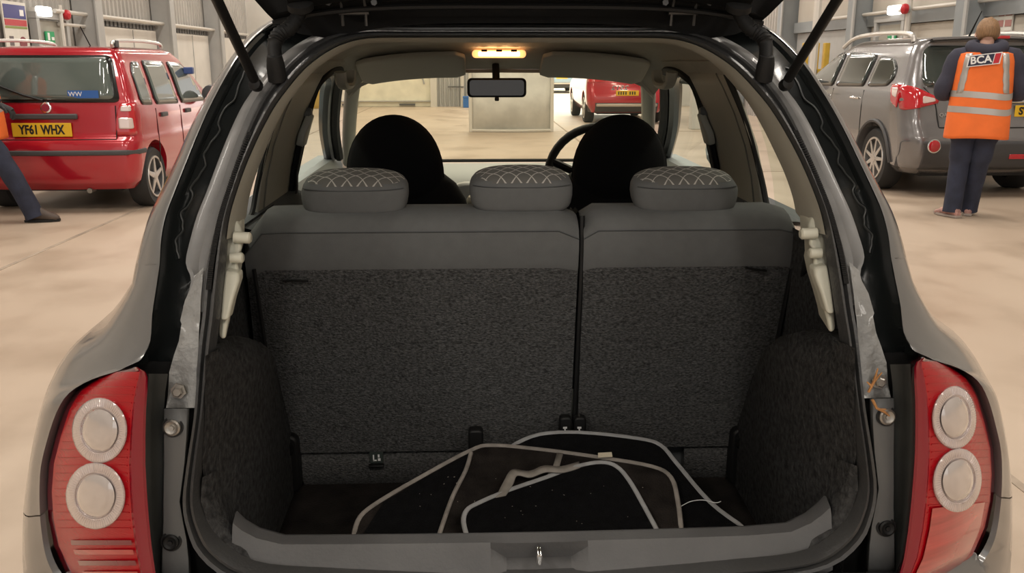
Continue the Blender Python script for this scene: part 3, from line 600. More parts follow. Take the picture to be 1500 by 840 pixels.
# mirror and courtesy lamp
mc = P(728, 129, 2.86); mr = mk('interior_mirror', *prism([mc+Vector((x, .02, z)) for x, z in rrect(-.094, .094, -.03, .03, .014)], (0, .03, 0)), BLACKP, car, bev=.006)
mk('mirror_glass', *prism([mc+Vector((x, .017, z)) for x, z in rrect(-.086, .086, -.024, .024, .01)], (0, .004, 0)), MIRR, mr)
mk('mirror_stem', *tube([mc+Vector((-.002, .03, .0)), mc+Vector((-.002, .04, .04)), mc+Vector((-.002, .09, .07))], .012, 10), BLACKP, mr)
mk('anti_glare_tab', *box(tuple(mc+Vector((.0, .02, -.035))), (.014, .012, .012)), BLACKP, mr, bev=.003)
dl = P(731, 79, 2.79); LAMPE = mat('courtesy_glow', (1, .62, .30), .4, emit=14, ecol=(1, .60, .28))
dm = mk('courtesy_lamp', *prism([dl+Vector((x, -.004, z)) for x, z in rrect(-.082, .082, -.012, .012, .011)], (0, .02, 0)), mat('lamp_amber', (.8, .42, .18), .4, emit=1.6, ecol=(1, .42, .14)), car, bev=.002)
mk('lamp_bulb', *tube([dl+Vector((-.062, -.008, 0)), dl+Vector((.062, -.008, 0))], .006, 8), LAMPE, dm)
for k in range(3): mk('lamp_switch', *box((dl.x-.045+.045*k, dl.y-.014, dl.z+.009), (.018, .008, .007)), BLACKP, dm, bev=.001)
# ---------------------------------------------------------------- boot lining
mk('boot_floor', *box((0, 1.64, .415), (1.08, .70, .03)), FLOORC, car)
for s in (-1, 1):
    rows = []
    for z in (.42, .50, .60, .70, .80, .88, .93, .962, .975, .975):
        row = []
        for y in (1.272, 1.285, 1.32, 1.40, 1.50, 1.60, 1.70, 1.80, 1.90):
            t = (y-1.272)/.63; edge = abs(interp([(p.z, abs(p.x)) for p in reversed(H['E'][13:23])], max(z, .70)))
            x = edge*(1-t)+.515*t-.028*math.sin(math.pi*min(1, t*1.15))*min(1, (z-.4)/.2)
            top = interp([(1.27, .975), (1.36, .965), (1.5, .935), (1.6, .89), (1.7, .825), (1.8, .735), (1.9, .58)], y)
            zz = min(z, top); o = 0
            if z >= .93: o = (.012, .035, .10)[min(2, int((z-.93)/.02))] if z < .975 else .10
            row.append((s*(x+o*min(1, max(0, (y-1.34)/.1))), y, zz))
        rows.append(row)
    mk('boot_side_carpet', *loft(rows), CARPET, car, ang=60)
    # carpet corner between seal and sill
    c = [(296, 700, 318, 690), (294, 735, 322, 725), (303, 763, 336, 757), (322, 797, 350, 775), (366, 826, 392, 782)]
    mk('carpet_corner', *loft([cr([Vector((s*abs(p.x), p.y, p.z)) for p in (P(a, b, 1.262), P((a+c_)/2, (b+d)/2, 1.278), P(c_, d, 1.31), P(c_+14, d+8, 1.36))], 3) for a, b, c_, d in c]), CARPET, car)
    # cream parcel-shelf bracket with two pegs
    M_ = lambda p: Vector((s*abs(p.x), p.y, p.z))
    fr = [(333, 318), (350, 326), (354, 338), (354, 366), (349, 374), (349, 392), (351, 400), (347, 425), (339, 455), (333, 480), (330, 500), (320, 495), (323, 440), (327, 400), (329, 350)]
    pf = [M_(PO(a, b, .035)) for a, b in fr]
    br = mk('shelf_bracket', *loft([pf, [p+Vector((s*.02, .10, 0)) for p in pf]], True, True), CREAM, car, bev=.006, seg=3)
    nib = [(329, 396), (350, 400), (350, 412), (341, 440), (334, 470), (322, 470), (325, 430)]
    nf = [M_(PO(a, b, .018)) for a, b in nib]; mk('bracket_cover', *loft([nf, [p+Vector((0, .03, 0)) for p in nf]], True, True), CREAM, br, bev=.005, seg=3)
    for (a, b), (c_, d), r in (((343, 348), (368, 349), .0095), ((338, 378), (357, 378), .0085)):
        p0, p1 = M_(PO(a, b, .028)), M_(PO(c_, d, .028)); p1.y = p0.y
        mk('peg', *tube([p0, L(p0, p1, .9), p1], [r, r, r*.7], 12), CREAM, br)
    0 and mk('lower_pillar_gap', *loft([[Vector((s*x, y, z)) for x in (.50, .60)] for y, z in ((1.38, .955), (1.55, .96), (1.82, .90))]), BLACKP, car)
    mk('rear_side_lining', *loft([[Vector((s*.60, y, z)) for z in (.55, .88, .97, 1.05)] for y in (1.42, 1.6, 1.86, 2.25)]), CARPET, car)
# loading sill with latch recess
xc = P(790, 800, 1.27).x
xs = [-.475, -.462, -.44, -.40, -.30, -.2, -.1, xc-.085, xc-.078, xc-.052, xc, xc+.052, xc+.078, xc+.085, .16, .25, .35, .42, .452, .470, .482]
rows = []
for x in xs:
    e = interp([(-.482, .05), (-.46, .025), (-.43, .006), (-.40, 0), (.40, 0), (.43, .006), (.46, .025), (.482, .05)], x)
    rc = 1 if abs(x-xc) < .06 else 0; bow = .010*(1-(x/.48)**2)
    rows.append([(x, 1.345, .44), (x, 1.318-bow, .640+e), (x, 1.312-bow, .656+e), (x, 1.304-bow, .659+e), (x, 1.283-bow+.004*rc, .655+e*.9-.004*rc), (x, 1.277-bow+.014*rc, .648+e*.85-.026*rc), (x, 1.264-bow, .622+e*.6-.010*rc), (x, 1.256-bow, .612+e*.5-.006*rc), (x, 1.252-bow, .585+e*.4)])
sill = mk('sill_trim', *loft(rows), SILLM, car, ang=30, bev=0)
lt = P(790, 812, 1.262)
mk('latch_striker', *tube([lt+Vector((0, -.004, -.015)), lt+Vector((0, -.004, -.001)), lt+Vector((0, .001, .003)), lt+Vector((0, .012, .003))], .0052, 10), CHROME, sill)
# ---------------------------------------------------------------- rear seat
seat = mk('rear_seat_base', *box((0, 2.16, .46), (1.05, .40, .16)), FABRICB, car, bev=.03)
def split_back(xa, xb, topA, topB, lowA, lowB, name):
    # columns across the backrest, rounded at the outer corners
    prof = [(1.915, .52, 0), (1.895, .70, 0), (1.880, .88, 0), (1.872, .965, 0), (1.868, .976, 1), (1.864, 1.02, 1), (1.866, 1.048, 1), (1.874, 1.066, 2), (1.895, 1.082, 2), (1.93, 1.090, 2), (1.99, 1.088, 2), (2.04, 1.07, 2), (2.07, 1.00, 2), (2.09, .60, 2)]
    def grid(a, b, off=0):
        rs = []
        for (y, z, k) in prof[a:b]:
            t = min(1, max(0, (z-.52)/.5)); x0 = lowA+(topA-lowA)*t; x1 = lowB+(topB-lowB)*t; r = []
            for i in range(17):
                q = i/16; x = x0+(x1-x0)*q; dz = 0
                eA, eB = (x-x0), (x1-x)
                rad = (.06 if xa < 0 and abs(x0) > .3 else .022), (.06 if abs(x1) > .3 else .022)
                for e_, rr in ((eA, rad[0]), (eB, rad[1])):
                    if e_ < rr: dz = max(dz, rr-math.sqrt(max(0, rr*rr-(rr-e_)**2)))
                sc = min(1, max(0, (z-.90)/.15))
                r.append(Vector((x, y+off+dz*.35, z-dz*sc*.9)))
            r2 = [r[0]+Vector((.004 if 0 else 0, .06, 0))]+r+[r[-1]+Vector((0, .06, 0))]
            rs.append(r2)
        return rs
    bk = mk(name, *loft(grid(6, 14)), FABRIC, car, ang=60)
    mk('fabric_band', *loft(grid(3, 7)), FABRIC, bk, ang=60)
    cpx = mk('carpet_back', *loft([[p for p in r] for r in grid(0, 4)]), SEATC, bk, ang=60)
    mk('seam', *tube([r for r in grid(6, 7, -.001)[0][1:-1]], .0016, 5), FABRICB, bk)
    return bk
x_l, x_m0, x_m1, x_r = P(352, 330, 1.87).x, P(849, 330, 1.87).x, P(856, 330, 1.87).x, P(1181, 330, 1.87).x
l_l, l_m0, l_m1, l_r = x_l+.02, P(835, 640, 1.91).x, P(846, 640, 1.91).x, x_r-.02
bkL = split_back(x_l, x_m0, x_l, x_m0, l_l-.02, l_m0, 'rear_backrest')
bkR = split_back(x_m1, x_r, x_m1, x_r, l_m1, l_r+.02, 'rear_backrest')
# carpet flank pieces outside the panel seams, piping down the panel edge
for a, b, bk in (((372, 395), (402, 600), bkL), ((1160, 395), (1118, 600), bkR)):
    mk('panel_seam', *tube([P(a[0]+(b[0]-a[0])*t, a[1]+(b[1]-a[1])*t, 1.864+.034*t) for t in (0, .3, .6, 1)], .005, 6), BLACKP, bk)
mk('split_gap', *tube([P(853, 316, 1.89), P(852, 390, 1.882), P(846, 520, 1.897), P(841, 620, 1.912)], .0055, 6), BLACKP, bkL)
mk('finger_slot', *tube([P(414, 412, 1.866), P(430, 411, 1.866), P(452, 412, 1.866)], .0028, 6), BLACKP, bkL)
mk('finger_slot', *tube([P(1092, 392, 1.866), P(1105, 395, 1.866), P(1123, 397, 1.866)], .0028, 6), BLACKP, bkR)
# lower carpet roll, hinges, latch, buckle stalks, child-seat tag
for a, b in ((443, 690), (1000, 1070)):
    p0, p1 = P(a, 680, 1.93), P(b, 680, 1.93)
    mk('seat_hem_panel', *loft([[Vector((x, y, z)) for x in (p0.x, (p0.x+p1.x)/2, p1.x)] for y, z in ((1.95, .515), (1.925, .51), (1.918, .49), (1.922, .45), (1.935, .43))]), SEATC, car, ang=60)
for a, s in ((423, -1), (1082, 1)):
    p = P(a, 672, 1.905); hb = mk('seat_hinge', *prism([Vector((p.x+x, 1.885, z)) for x, z in rrect(-.024, .026, .432, .575, .018)], (0, .04, 0)), BLACKP, car, bev=.006)
    mk('hinge_cap', *lathe(Vector((p.x+s*.004, 1.882, .545)), (0, -1, 0), [(.022, 0), (.02, .008), (0, .01)], 14), BLACKG, hb)
p = P(697, 642, 1.89); mk('seat_catch', *prism([Vector((p.x+x, 1.868, p.z+z)) for x, z in rrect(-.017, .017, -.05, .028, .01)], (0, .03, 0)), BLACKP, car, bev=.005)
for px in (829, 850):
    p = P(px, 622, 1.87); k = mk('seat_belt_buckle', *prism([p+Vector((x, 0, z)) for x, z in rrect(-.014, .014, -.03, .016, .009)], (0, .025, 0)), BLACKP, car, bev=.004)
    mk('buckle_mark', *box(tuple(p+Vector((-.002, -.001, -.008))), (.009, .002, .004)), WHITEP, k, smooth=False); mk('buckle_mark', *box(tuple(p+Vector((-.002, -.001, -.015))), (.003, .002, .008)), WHITEP, k, smooth=False)
p = P(551, 670, 1.915); tg = mk('anchor_tag', *prism([p+Vector((x, 0, z)) for x, z in rrect(-.016, .016, -.017, .02, .005)], (0, .01, 0)), mat('tag_dark', (.04, .05, .045), .4), car, bev=.002)
for dx, dz, sx_, sz in ((-.006, -.002, .003, .016), (-.003, -.008, .008, .003), (.006, .003, .004, .007), (.007, -.006, .006, .006)): mk('tag_symbol', *box((p.x+dx, p.y-.001, p.z+dz), (sx_, .001, sz)), WHITEP, tg, smooth=False)
mk('tag_lip', *box((p.x, p.y-.004, p.z-.02), (.036, .012, .006)), BLACKP, tg, bev=.002)
# headrests, lattice-printed cloth on their upper front
def lattice():
    m = bpy.data.materials.new('lattice_cloth'); m.use_nodes = True; nt = m.node_tree; b = nt.nodes['Principled BSDF']; N = nt.nodes.new
    b.inputs['Roughness'].default_value = .85
    tc = N('ShaderNodeTexCoord'); sep = N('ShaderNodeSeparateXYZ'); nt.links.new(tc.outputs['Object'], sep.inputs[0])
    def M(op, a, b_=None, v=None):
        n = N('ShaderNodeMath'); n.operation = op
        if hasattr(a, 'links'): nt.links.new(a, n.inputs[0])
        else: n.inputs[0].default_value = a
        if b_ is not None:
            if hasattr(b_, 'links'): nt.links.new(b_, n.inputs[1])
            else: n.inputs[1].default_value = b_
        return n.outputs[0]
    X = M('MULTIPLY', sep.outputs[0], 95.0); Yv = M('MULTIPLY', sep.outputs[1], 100.0)
    wob = M('MULTIPLY', M('SINE', M('MULTIPLY', sep.outputs[0], 190.0)), .22)
    s1 = M('ABSOLUTE', M('SINE', M('ADD', M('ADD', X, Yv), wob))); s2 = M('ABSOLUTE', M('SINE', M('ADD', M('SUBTRACT', X, Yv), wob)))
    ln = M('LESS_THAN', M('MINIMUM', s1, s2), .17)
    mix = N('ShaderNodeMix'); mix.data_type = 'RGBA'; nt.links.new(ln, mix.inputs[0])
    mix.inputs[6].default_value = (.125, .12, .11, 1); mix.inputs[7].default_value = (.46, .44, .40, 1)
    nt.links.new(mix.outputs[2], b.inputs['Base Color']); return m
LATT = lattice()
def superell(c, rx, ry, rz, e=3.2, tilt=0, n=28, k=18, zc=(-1, 1), topflat=0):
    rows = []
    for j in range(k+1):
        t = -math.pi/2+math.pi*j/k; st = math.sin(t); ct = math.cos(t)
        z = math.copysign(abs(st)**(2/e), st); q = abs(ct)**(2/e); row = []
        for i in range(n):
            a = 2*math.pi*i/n; x = math.copysign(abs(math.cos(a))**(2/e), math.cos(a))*q; y = math.copysign(abs(math.sin(a))**(2/e), math.sin(a))*q
            row.append(Vector((c[0]+rx*x, c[1]+ry*y, c[2]+rz*z+tilt*y)))
        rows.append(row)
    return rows
for px, py, wpx, bk in ((521, 284, 153, bkL), (763, 279, 150, bkL), (1001, 281, 155, bkR)):
    c = P(px, py, 1.955); rx = wpx/2*1.985/1300
    rows = superell(c, rx, .055, .044, 3.6, tilt=.012)
    for r in rows:
        for p in r:
            u = (p.x-c.x)/rx; p.z += -.006*u*u+.003
            if p.z < c.z: p.x = c.x+(p.x-c.x)*(1-.06*(c.z-p.z)/.048)
    hr = mk('headrest', *loft(rows, True, True), FABRIC, bk, ang=70)
    # printed cloth cap on top / front
    cap = [[p+Vector((0, 0, .0012)) for p in r] for r in rows]
    v = []; f = []; loft(cap, True, False, v, f)
    keep = [q for q in f if min(v[i][2] for i in q) > c.z+.022-.010*math.cos(math.pi*.9*(sum(v[i][0] for i in q)/len(q)-c.x)/rx)*(1 if px == 763 else .6)+.35*max(0, 0) and sum(v[i][1] for i in q)/len(q) > c.y-.050]
    cp_ = mk('printed_cloth', v, keep, LATT, hr, ang=80); 
    mk('cloth_seam', *tube([Vector((c.x+rx*.93*math.sin(t), c.y-.053+.02*abs(math.sin(t))**6, c.z+.017-.004*math.cos(t*2)-.004*math.sin(t)**2)) for t in [(-.5+i/16)*math.pi*.92 for i in range(17)]], .0013, 5), FABRICB, hr)
    for dx in (-.055, .055): mk('headrest_collar', *lathe((c.x+dx, c.y-.005, c.z-.062), (0, 0, 1), [(.030, 0), (.028, .012), (.02, .018)], 14), BLACKP, hr)
# ---------------------------------------------------------------- front seats
for px, py in ((578, 232), (909, 231)):
    c = P(px, py, 2.74)
    rows = []
    for q in range(15):
        t = math.sin(q/14*math.pi/2); z = c.z-.155+.285*t
        wd = .148*math.sqrt(max(0, 1-max(0, (t-.30)/.70)**2.3)) if t > .30 else .118+.030*math.sin(t/.30*math.pi/2)
        dy = .05*math.sqrt(max(0, 1-(2*t-1)**4)); wd = max(wd, .004)
        rows.append([Vector((c.x+wd*math.copysign(abs(math.cos(a))**.85, math.cos(a)), c.y+dy*math.sin(a)+.02*(1-t), z)) for a in [2*math.pi*i/28 for i in range(28)]])
    fs = mk('front_seat', *loft([[Vector((c.x+x*w_, c.y+.05+y*.07, z)) for x, y in [(math.copysign(abs(math.cos(a))**.6, math.cos(a)), math.sin(a)) for a in [2*math.pi*i/24 for i in range(24)]]] for z, w_ in ((.38, .24), (.6, .25), (.85, .25), (.98, .215), (1.03, .185), (1.065, .14), (1.08, .10))], True, True), BLACKF, car)
    mk('seat_headrest', *loft(rows, True, True), BLACKF, fs, ang=70)
    mk('headrest_piping', *tube([r[14] if 0 else max(r, key=lambda p: p.x)+Vector((.001, 0, 0)) for r in rows[3:]]+[min(r, key=lambda p: p.x)+Vector((-.001, 0, 0)) for r in reversed(rows[3:])], .0018, 5), BLACKP, fs)
    mk('seat_cushion', *box((c.x, 3.0-.02, .42), (.48, .46, .16)), BLACKF, fs, bev=.05)

# ================================================================ THE FLOOR MATS IN THE BOOT
def on_mat(px, py, offz):
    d = ray(px, py); a = .103+offz         # plane z = a + .278 Y
    t = (a-CAM.z)/(d.z-.278*d.y); return CAM+d*t
def carmat(label, pts, offz, m, bm_, tail, extra=()):
    top = [on_mat(a, b, offz) for a, b in pts]
    near = [Vector((x, y, .103+offz+.278*y)) for x, y in tail]
    out = cr(top, 4)+near
    ctr = sum(out, Vector())/len(out)
    root = thing('car_floor_mat', label, 'car mat', (ctr.x, ctr.y, .432), 'loose floor mats lying in the boot', world=True)
    n = len(out); v = [p for p in out]+[p-Vector((0, 0, .006)) for p in out]
    f = [tuple(range(n)), tuple(range(2*n-1, n-1, -1))]+[(i, (i+1) % n, n+(i+1) % n, n+i) for i in range(n)]
    mk('mat_pile', v, f, m, root, smooth=False)
    mk('edge_binding', *tube(out, .005, 8, True, flat=(.7, (0, 0, 1))), bm_, root)
    return root
carmat('black floor mat with clean pale grey binding, propped against the seat hinge', [(752, 652), (790, 637), (850, 634), (935, 643), (968, 653), (992, 680), (1040, 736), (1092, 775)], 0.0, MATBLK, BIND, [(.24, 1.42), (.1, 1.40), (-.02, 1.42), (-.02, 1.6)])
m1 = carmat('dusty brown-black floor mat with worn beige binding and a pale label', [(518, 784), (528, 757), (556, 735), (612, 702), (688, 661), (722, 653), (800, 660), (880, 671), (955, 684), (983, 700), (993, 735), (998, 778)], .014, MATDUST, BINDB, [(.20, 1.42), (0, 1.39), (-.24, 1.40)])
mk('inner_binding', *tube(cr([on_mat(a, b, .019) for a, b in ((690, 664), (682, 690), (663, 728), (644, 782), (630, 830))], 4), .0045, 8), BINDB, m1)
q = [on_mat(a, b, .0165) for a, b in ((690, 664), (682, 690), (663, 728), (644, 782))]; ql = [on_mat(a, b, .0165) for a, b in ((684, 666), (622, 700), (562, 736), (532, 782))]
mk('black_wing', *loft([q, ql]), MATBLK, m1)
mk('mat_label', *prism([on_mat(a, b, .022) for a, b in ((876, 665), (896, 664), (897, 670), (876, 671))], (0, 0, .002)), mat('label_cream', (.62, .55, .42), .6), m1)
SP = ((726, 730, 0, 15, -3), (738, 706, .006, 14, 3), (750, 689, .010, 8, 8), (775, 691, .005, 2, 9), (797, 683, .009, 3, 9), (822, 684, .005, 3, 9), (848, 677, 0, 2, 9))
mk('mat_strap', *loft(list(zip(cr([on_mat(a, b, .03+h) for a, b, h, w1, w2 in SP], 5), cr([on_mat(a+w1, b+w2, .03+h) for a, b, h, w1, w2 in SP], 5)))), STRAPM, m1, solid=.003)
mk('strap_loop', *loft([[on_mat(a, b, .028), on_mat(a+9, b+1, .028)] for a, b in ((816, 664), (810, 684), (800, 700))]), STRAPM, m1, solid=.003)
m3 = carmat('small black floor mat with thin pale binding, topmost of the pile', [(686, 792), (679, 765), (684, 748), (700, 738), (742, 720), (800, 700), (845, 684), (880, 678), (903, 684), (922, 705), (945, 745), (968, 788)], .03, MATBLK, BIND, [(.16, 1.44), (.04, 1.42), (-.04, 1.43)])
th = tag(mk('loose_thread', *tube(cr([on_mat(a, b, .02) for a, b in ((998, 742), (1012, 735), (1030, 733), (1048, 737), (1056, 735))], 4), .0009, 5), WHITEP), 'fine white thread lying across the edge of the pale-bound mat', 'thread')
bits = []
v, f = [], []
for i in range(26):
    p = on_mat(random.uniform(600, 990), random.uniform(690, 768), .040); a = random.random()*3.1
    box((p.x, p.y, p.z), (random.uniform(.0008, .003), .0008, .0006), a, v, f)
o = mk('straw_specks', v, f, mat('straw', (.5, .45, .38), .8), None, smooth=False); o['kind'] = 'stuff'; o['label'] = 'tiny pale straw specks scattered over the boot mats'; o['category'] = 'debris'
# dry stems caught in the right-hand pillar foot
STEM = mat('dry_stem', (.42, .20, .07), .8, var=.3, vscale=60)
for lab, pts in (('branched dry brown twig caught by the bolt of the boot pillar', [[(1272, 575), (1280, 560), (1286, 540)], [(1280, 560), (1292, 546)], [(1277, 566), (1270, 560)]]), ('curled dry leaf stem lying over the plate screw', [[(1278, 586), (1284, 598), (1296, 604), (1303, 610)], [(1286, 600), (1298, 600)]])):
    v, f = [], []
    for q in pts: tube([P(a, b, 1.246) for a, b in q], [.0022]*(len(q)-1)+[.001], 6, False, v, f)
    tag(mk('dry_twig', v, f, STEM), lab, 'twig')

# ================================================================ OTHER CARS
DGLASS = mat('dark_car_glass', (.035, .045, .042), .04, 0, .6, spec=.8); PGLASS = mat('green_car_glass', (.10, .125, .115), .05, 0, .6, spec=.9)
REDPAINT = mat('red_car_paint', (.40, .008, .020), .22, .15, 1); GREYPAINT = mat('graphite_car_paint', (.20, .195, .20), .25, .5, 1); BLUEPAINT = mat('pale_blue_paint', (.30, .42, .52), .25, .3, 1)
PLASTIC = mat('dark_bumper_plastic', (.055, .055, .058), .55); SILVER = mat('silver_rail', (.62, .60, .57), .3, .7); ALLOY = mat('alloy_wheel', (.55, .53, .51), .3, .8)
YPLATE = mat('yellow_plate', (.75, .46, .02), .45); INK = mat('plate_ink', (.01, .01, .01), .5); TYRE = mat('tyre', (.018, .018, .018), .75)
LAMPR = mat('car_lamp_red', (.48, .012, .02), .12, 0, 1); LAMPC = mat('car_lamp_clear', (.72, .60, .57), .15, .2, 1)
class Body:
    def __init__(s, sl):
        pts = [(a, sl[i]) for i, a in enumerate(range(len(sl)))]
        s.z = []
        n = len(sl)
        for i in range(n-1):
            for k in range(4):
                t = k/4; s.z.append(tuple(sl[i][j]*(1-t)+sl[i+1][j]*t for j in range(6)))
        s.z.append(tuple(sl[-1]))
        for _ in range(2):   # soften the slice profile
            s.z = [s.z[0]]+[tuple([b[0]]+[(a[j]+2*b[j]+c[j])/4 for j in range(1, 6)]) for a, b, c in zip(s.z, s.z[1:], s.z[2:])]+[s.z[-1]]
    def at(s, z):
        if z <= s.z[0][0]: return s.z[0]
        for a, b in zip(s.z, s.z[1:]):
            if z <= b[0]:
                t = (z-a[0])/(b[0]-a[0]); return tuple(p+(q-p)*t for p, q in zip(a, b))
        return s.z[-1]
    def sx(s, y, z):
        _, yr, yf, w, rr, rf = s.at(z); x = w
        if y < yr+rr: d = min(rr, yr+rr-y); x = w-rr+math.sqrt(max(0, rr*rr-d*d))
        if y > yf-rf: d = min(rf, y-yf+rf); x = w-rf+math.sqrt(max(0, rf*rf-d*d))
        return x
    def ry(s, x, z):
        _, yr, yf, w, rr, rf = s.at(z); a = min(abs(x), w); y = yr+.05*(a/w)**2
        if a > w-rr: d = min(rr, a-(w-rr)); y = max(y, yr+rr-math.sqrt(max(0, rr*rr-d*d)))
        return y
    def mesh(s):
        rows = []
        for z, yr, yf, w, rr, rf in s.z:
            h = []
            for i in range(9):
                x = (w-rr)*i/9; h.append((x, yr+.05*(x/w)**2, z))
            for i in range(9):
                a = math.pi/2*i/8; y = yr+rr-rr*math.cos(a); x = w-rr+rr*math.sin(a); h.append((x, max(y, yr+.05*(x/w)**2), z))
            for i in range(1, 12): h.append((w, yr+rr+(yf-rf-yr-rr)*i/12, z))
            for i in range(7):
                a = math.pi/2*i/6; h.append((w-rf+rf*math.cos(a), yf-rf+rf*math.sin(a), z))
            h.append((0, yf, z))
            rows.append([(-a, b, c) for a, b, c in reversed(h[1:-1])]+h)
        return loft(rows, True, True)
def poly_round(pts, r=.04): # soften polygon corners
    out = []; n = len(pts)
    for i in range(n):
        a, b, c = Vector(pts[i-1]), Vector(pts[i]), Vector(pts[(i+1) % n])
        d1, d2 = (a-b), (c-b); k = min(r, d1.length*.4, d2.length*.4)
        p, q = b+d1.normalized()*k, b+d2.normalized()*k
        for t in (0, .25, .5, .75, 1): out.append(tuple((1-t)**2*p+2*t*(1-t)*b+t*t*q))
    return out
def rear(B, poly, off_, name, m, par, th=.008, rnd=.03, **k):
    v, f = tessellate(poly_round(poly, rnd)); return mk(name, [(x, B.ry(x, z)-off_, z) for x, z in v], f, m, par, solid=th, **k)
def side(B, poly, off_, name, m, par, s, th=.008, rnd=.04, **k):
    v, f = tessellate(poly_round(poly, rnd)); return mk(name, [(s*(B.sx(y, z)+off_), y, z) for y, z in v], f, m, par, solid=th, **k)
def carve(o, cuts):
    cs = []
    for (x0, x1, y, z, r) in cuts:
        c = mk('cut', *lathe((x0, y, z), (1, 0, 0), [(r, 0), (r, x1-x0)], 40), TYRE, o.parent); cs.append(c)
        b = o.modifiers.new('b', 'BOOLEAN'); b.operation = 'DIFFERENCE'; b.object = c; b.solver = 'EXACT'
    bpy.context.view_layer.update()
    me = bpy.data.meshes.new_from_object(o.evaluated_get(bpy.context.evaluated_depsgraph_get()))
    o.modifiers.clear(); o.data = me
    for c in cs: bpy.data.objects.remove(c)
    me.polygons.foreach_set('use_smooth', [True]*len(me.polygons)); me.set_sharp_from_angle(angle=math.radians(38))
def wheel(par, x, y, r, s, spokes=5, w_=.19, wide=.035):
    t = mk('wheel', *lathe((x-s*w_, y, r), (s, 0, 0), [(r*.64, 0), (r*.93, .0), (r, .03), (r, w_-.03), (r*.93, w_), (r*.68, w_-.01), (r*.64, 0)], 36, caps=False), TYRE, par)
    rim = mk('rim', *lathe((x, y, r), (s, 0, 0), [(r*.70, -.05), (r*.70, -.004), (r*.64, -.004), (r*.60, -.05), (r*.1, -.06)], 32), DARKST if spokes > 5 else PLASTIC, t)
    ring_ = mk('rim_ring', *lathe((x, y, r), (s, 0, 0), [(r*.71, -.01), (r*.70, .0), (r*.64, -.002), (r*.63, -.02)], 32, caps=False), ALLOY, t)
    for k in range(spokes):
        a = 2*math.pi*k/spokes+.3; d = Vector((0, math.cos(a), math.sin(a))); c = Vector((x-s*.012, y, r))
        mk('spoke', *tube([c+d*r*.08, c+d*r*.67], [wide, wide*.55], 6, flat=(.35, (1, 0, 0))), ALLOY, t)
    mk('hub', *lathe((x-s*.03, y, r), (s, 0, 0), [(r*.16, 0), (r*.15, .03), (0, .035)], 16), ALLOY, t)
    return t
def plate(root, B, s, x, z, wd, h, offs=.016):
    y = B.ry(x, z)-offs; p = mk('number_plate', *box((x, y, z), (wd, .012, h)), YPLATE, root, bev=.003); text('plate_lettering', s, h*.92, (x, y-.008, z-.002), INK, p, bold=.004, sx=wd/(h*.62*len(s)*1.02)*.86)
    return p
# ---- red city car on the left
pa = thing('city_car', 'red five-door city car with roof rails and yellow number plate', 'car', (-4.06, 8.42, 0))
B = Body([(.22, .12, 3.40, .69, .16, .3), (.30, .03, 3.48, .755, .19, .3), (.45, .0, 3.52, .785, .2, .3), (.60, .0, 3.54, .79, .2, .32), (.68, .02, 3.5, .79, .2, .32), (.72, .07, 3.48, .785, .17, .3), (.90, .085, 3.4, .785, .16, .3), (.99, .095, 2.85, .775, .15, .2), (1.05, .105, 2.62, .755, .14, .15), (1.25, .15, 2.30, .705, .13, .14), (1.42, .20, 2.02, .655, .12, .14), (1.49, .22, 1.92, .63, .14, .2), (1.525, .27, 1.8, .58, .16, .2), (1.54, .42, 1.5, .42, .16, .2)])
body = mk('body_shell', *B.mesh(), REDPAINT, pa, ang=38)
carve(body, [(x0, x0+.35, y, .30, .35) for y in (.56, 2.88) for x0 in (-.95, .58)])
gl = rear(B, [(-.66, 1.03), (.66, 1.03), (.585, 1.455), (-.585, 1.455)], .004, 'rear_window', BLACKG, pa, rnd=.06)
rear(B, [(-.61, 1.06), (.61, 1.06), (.545, 1.43), (-.545, 1.43)], .010, 'window_pane', PGLASS, gl, rnd=.05)
cs = mk('window_sticker', *box((.34, B.ry(.34, 1.10)-.02, 1.105), (.28, .004, .07)), mat('sticker_blue', (.03, .12, .40), .5), gl); text('sticker_lettering', 'WW', .06, (.27, B.ry(.34, 1.1)-.024, 1.105), WHITEP, cs)
wp = mk('rear_wiper', *tube([(-.02, B.ry(0, 1.06)-.03, 1.05), (-.2, B.ry(.2, 1.12)-.03, 1.10), (-.52, B.ry(.52, 1.2)-.03, 1.22)], .011, 6), BLACKP, pa)
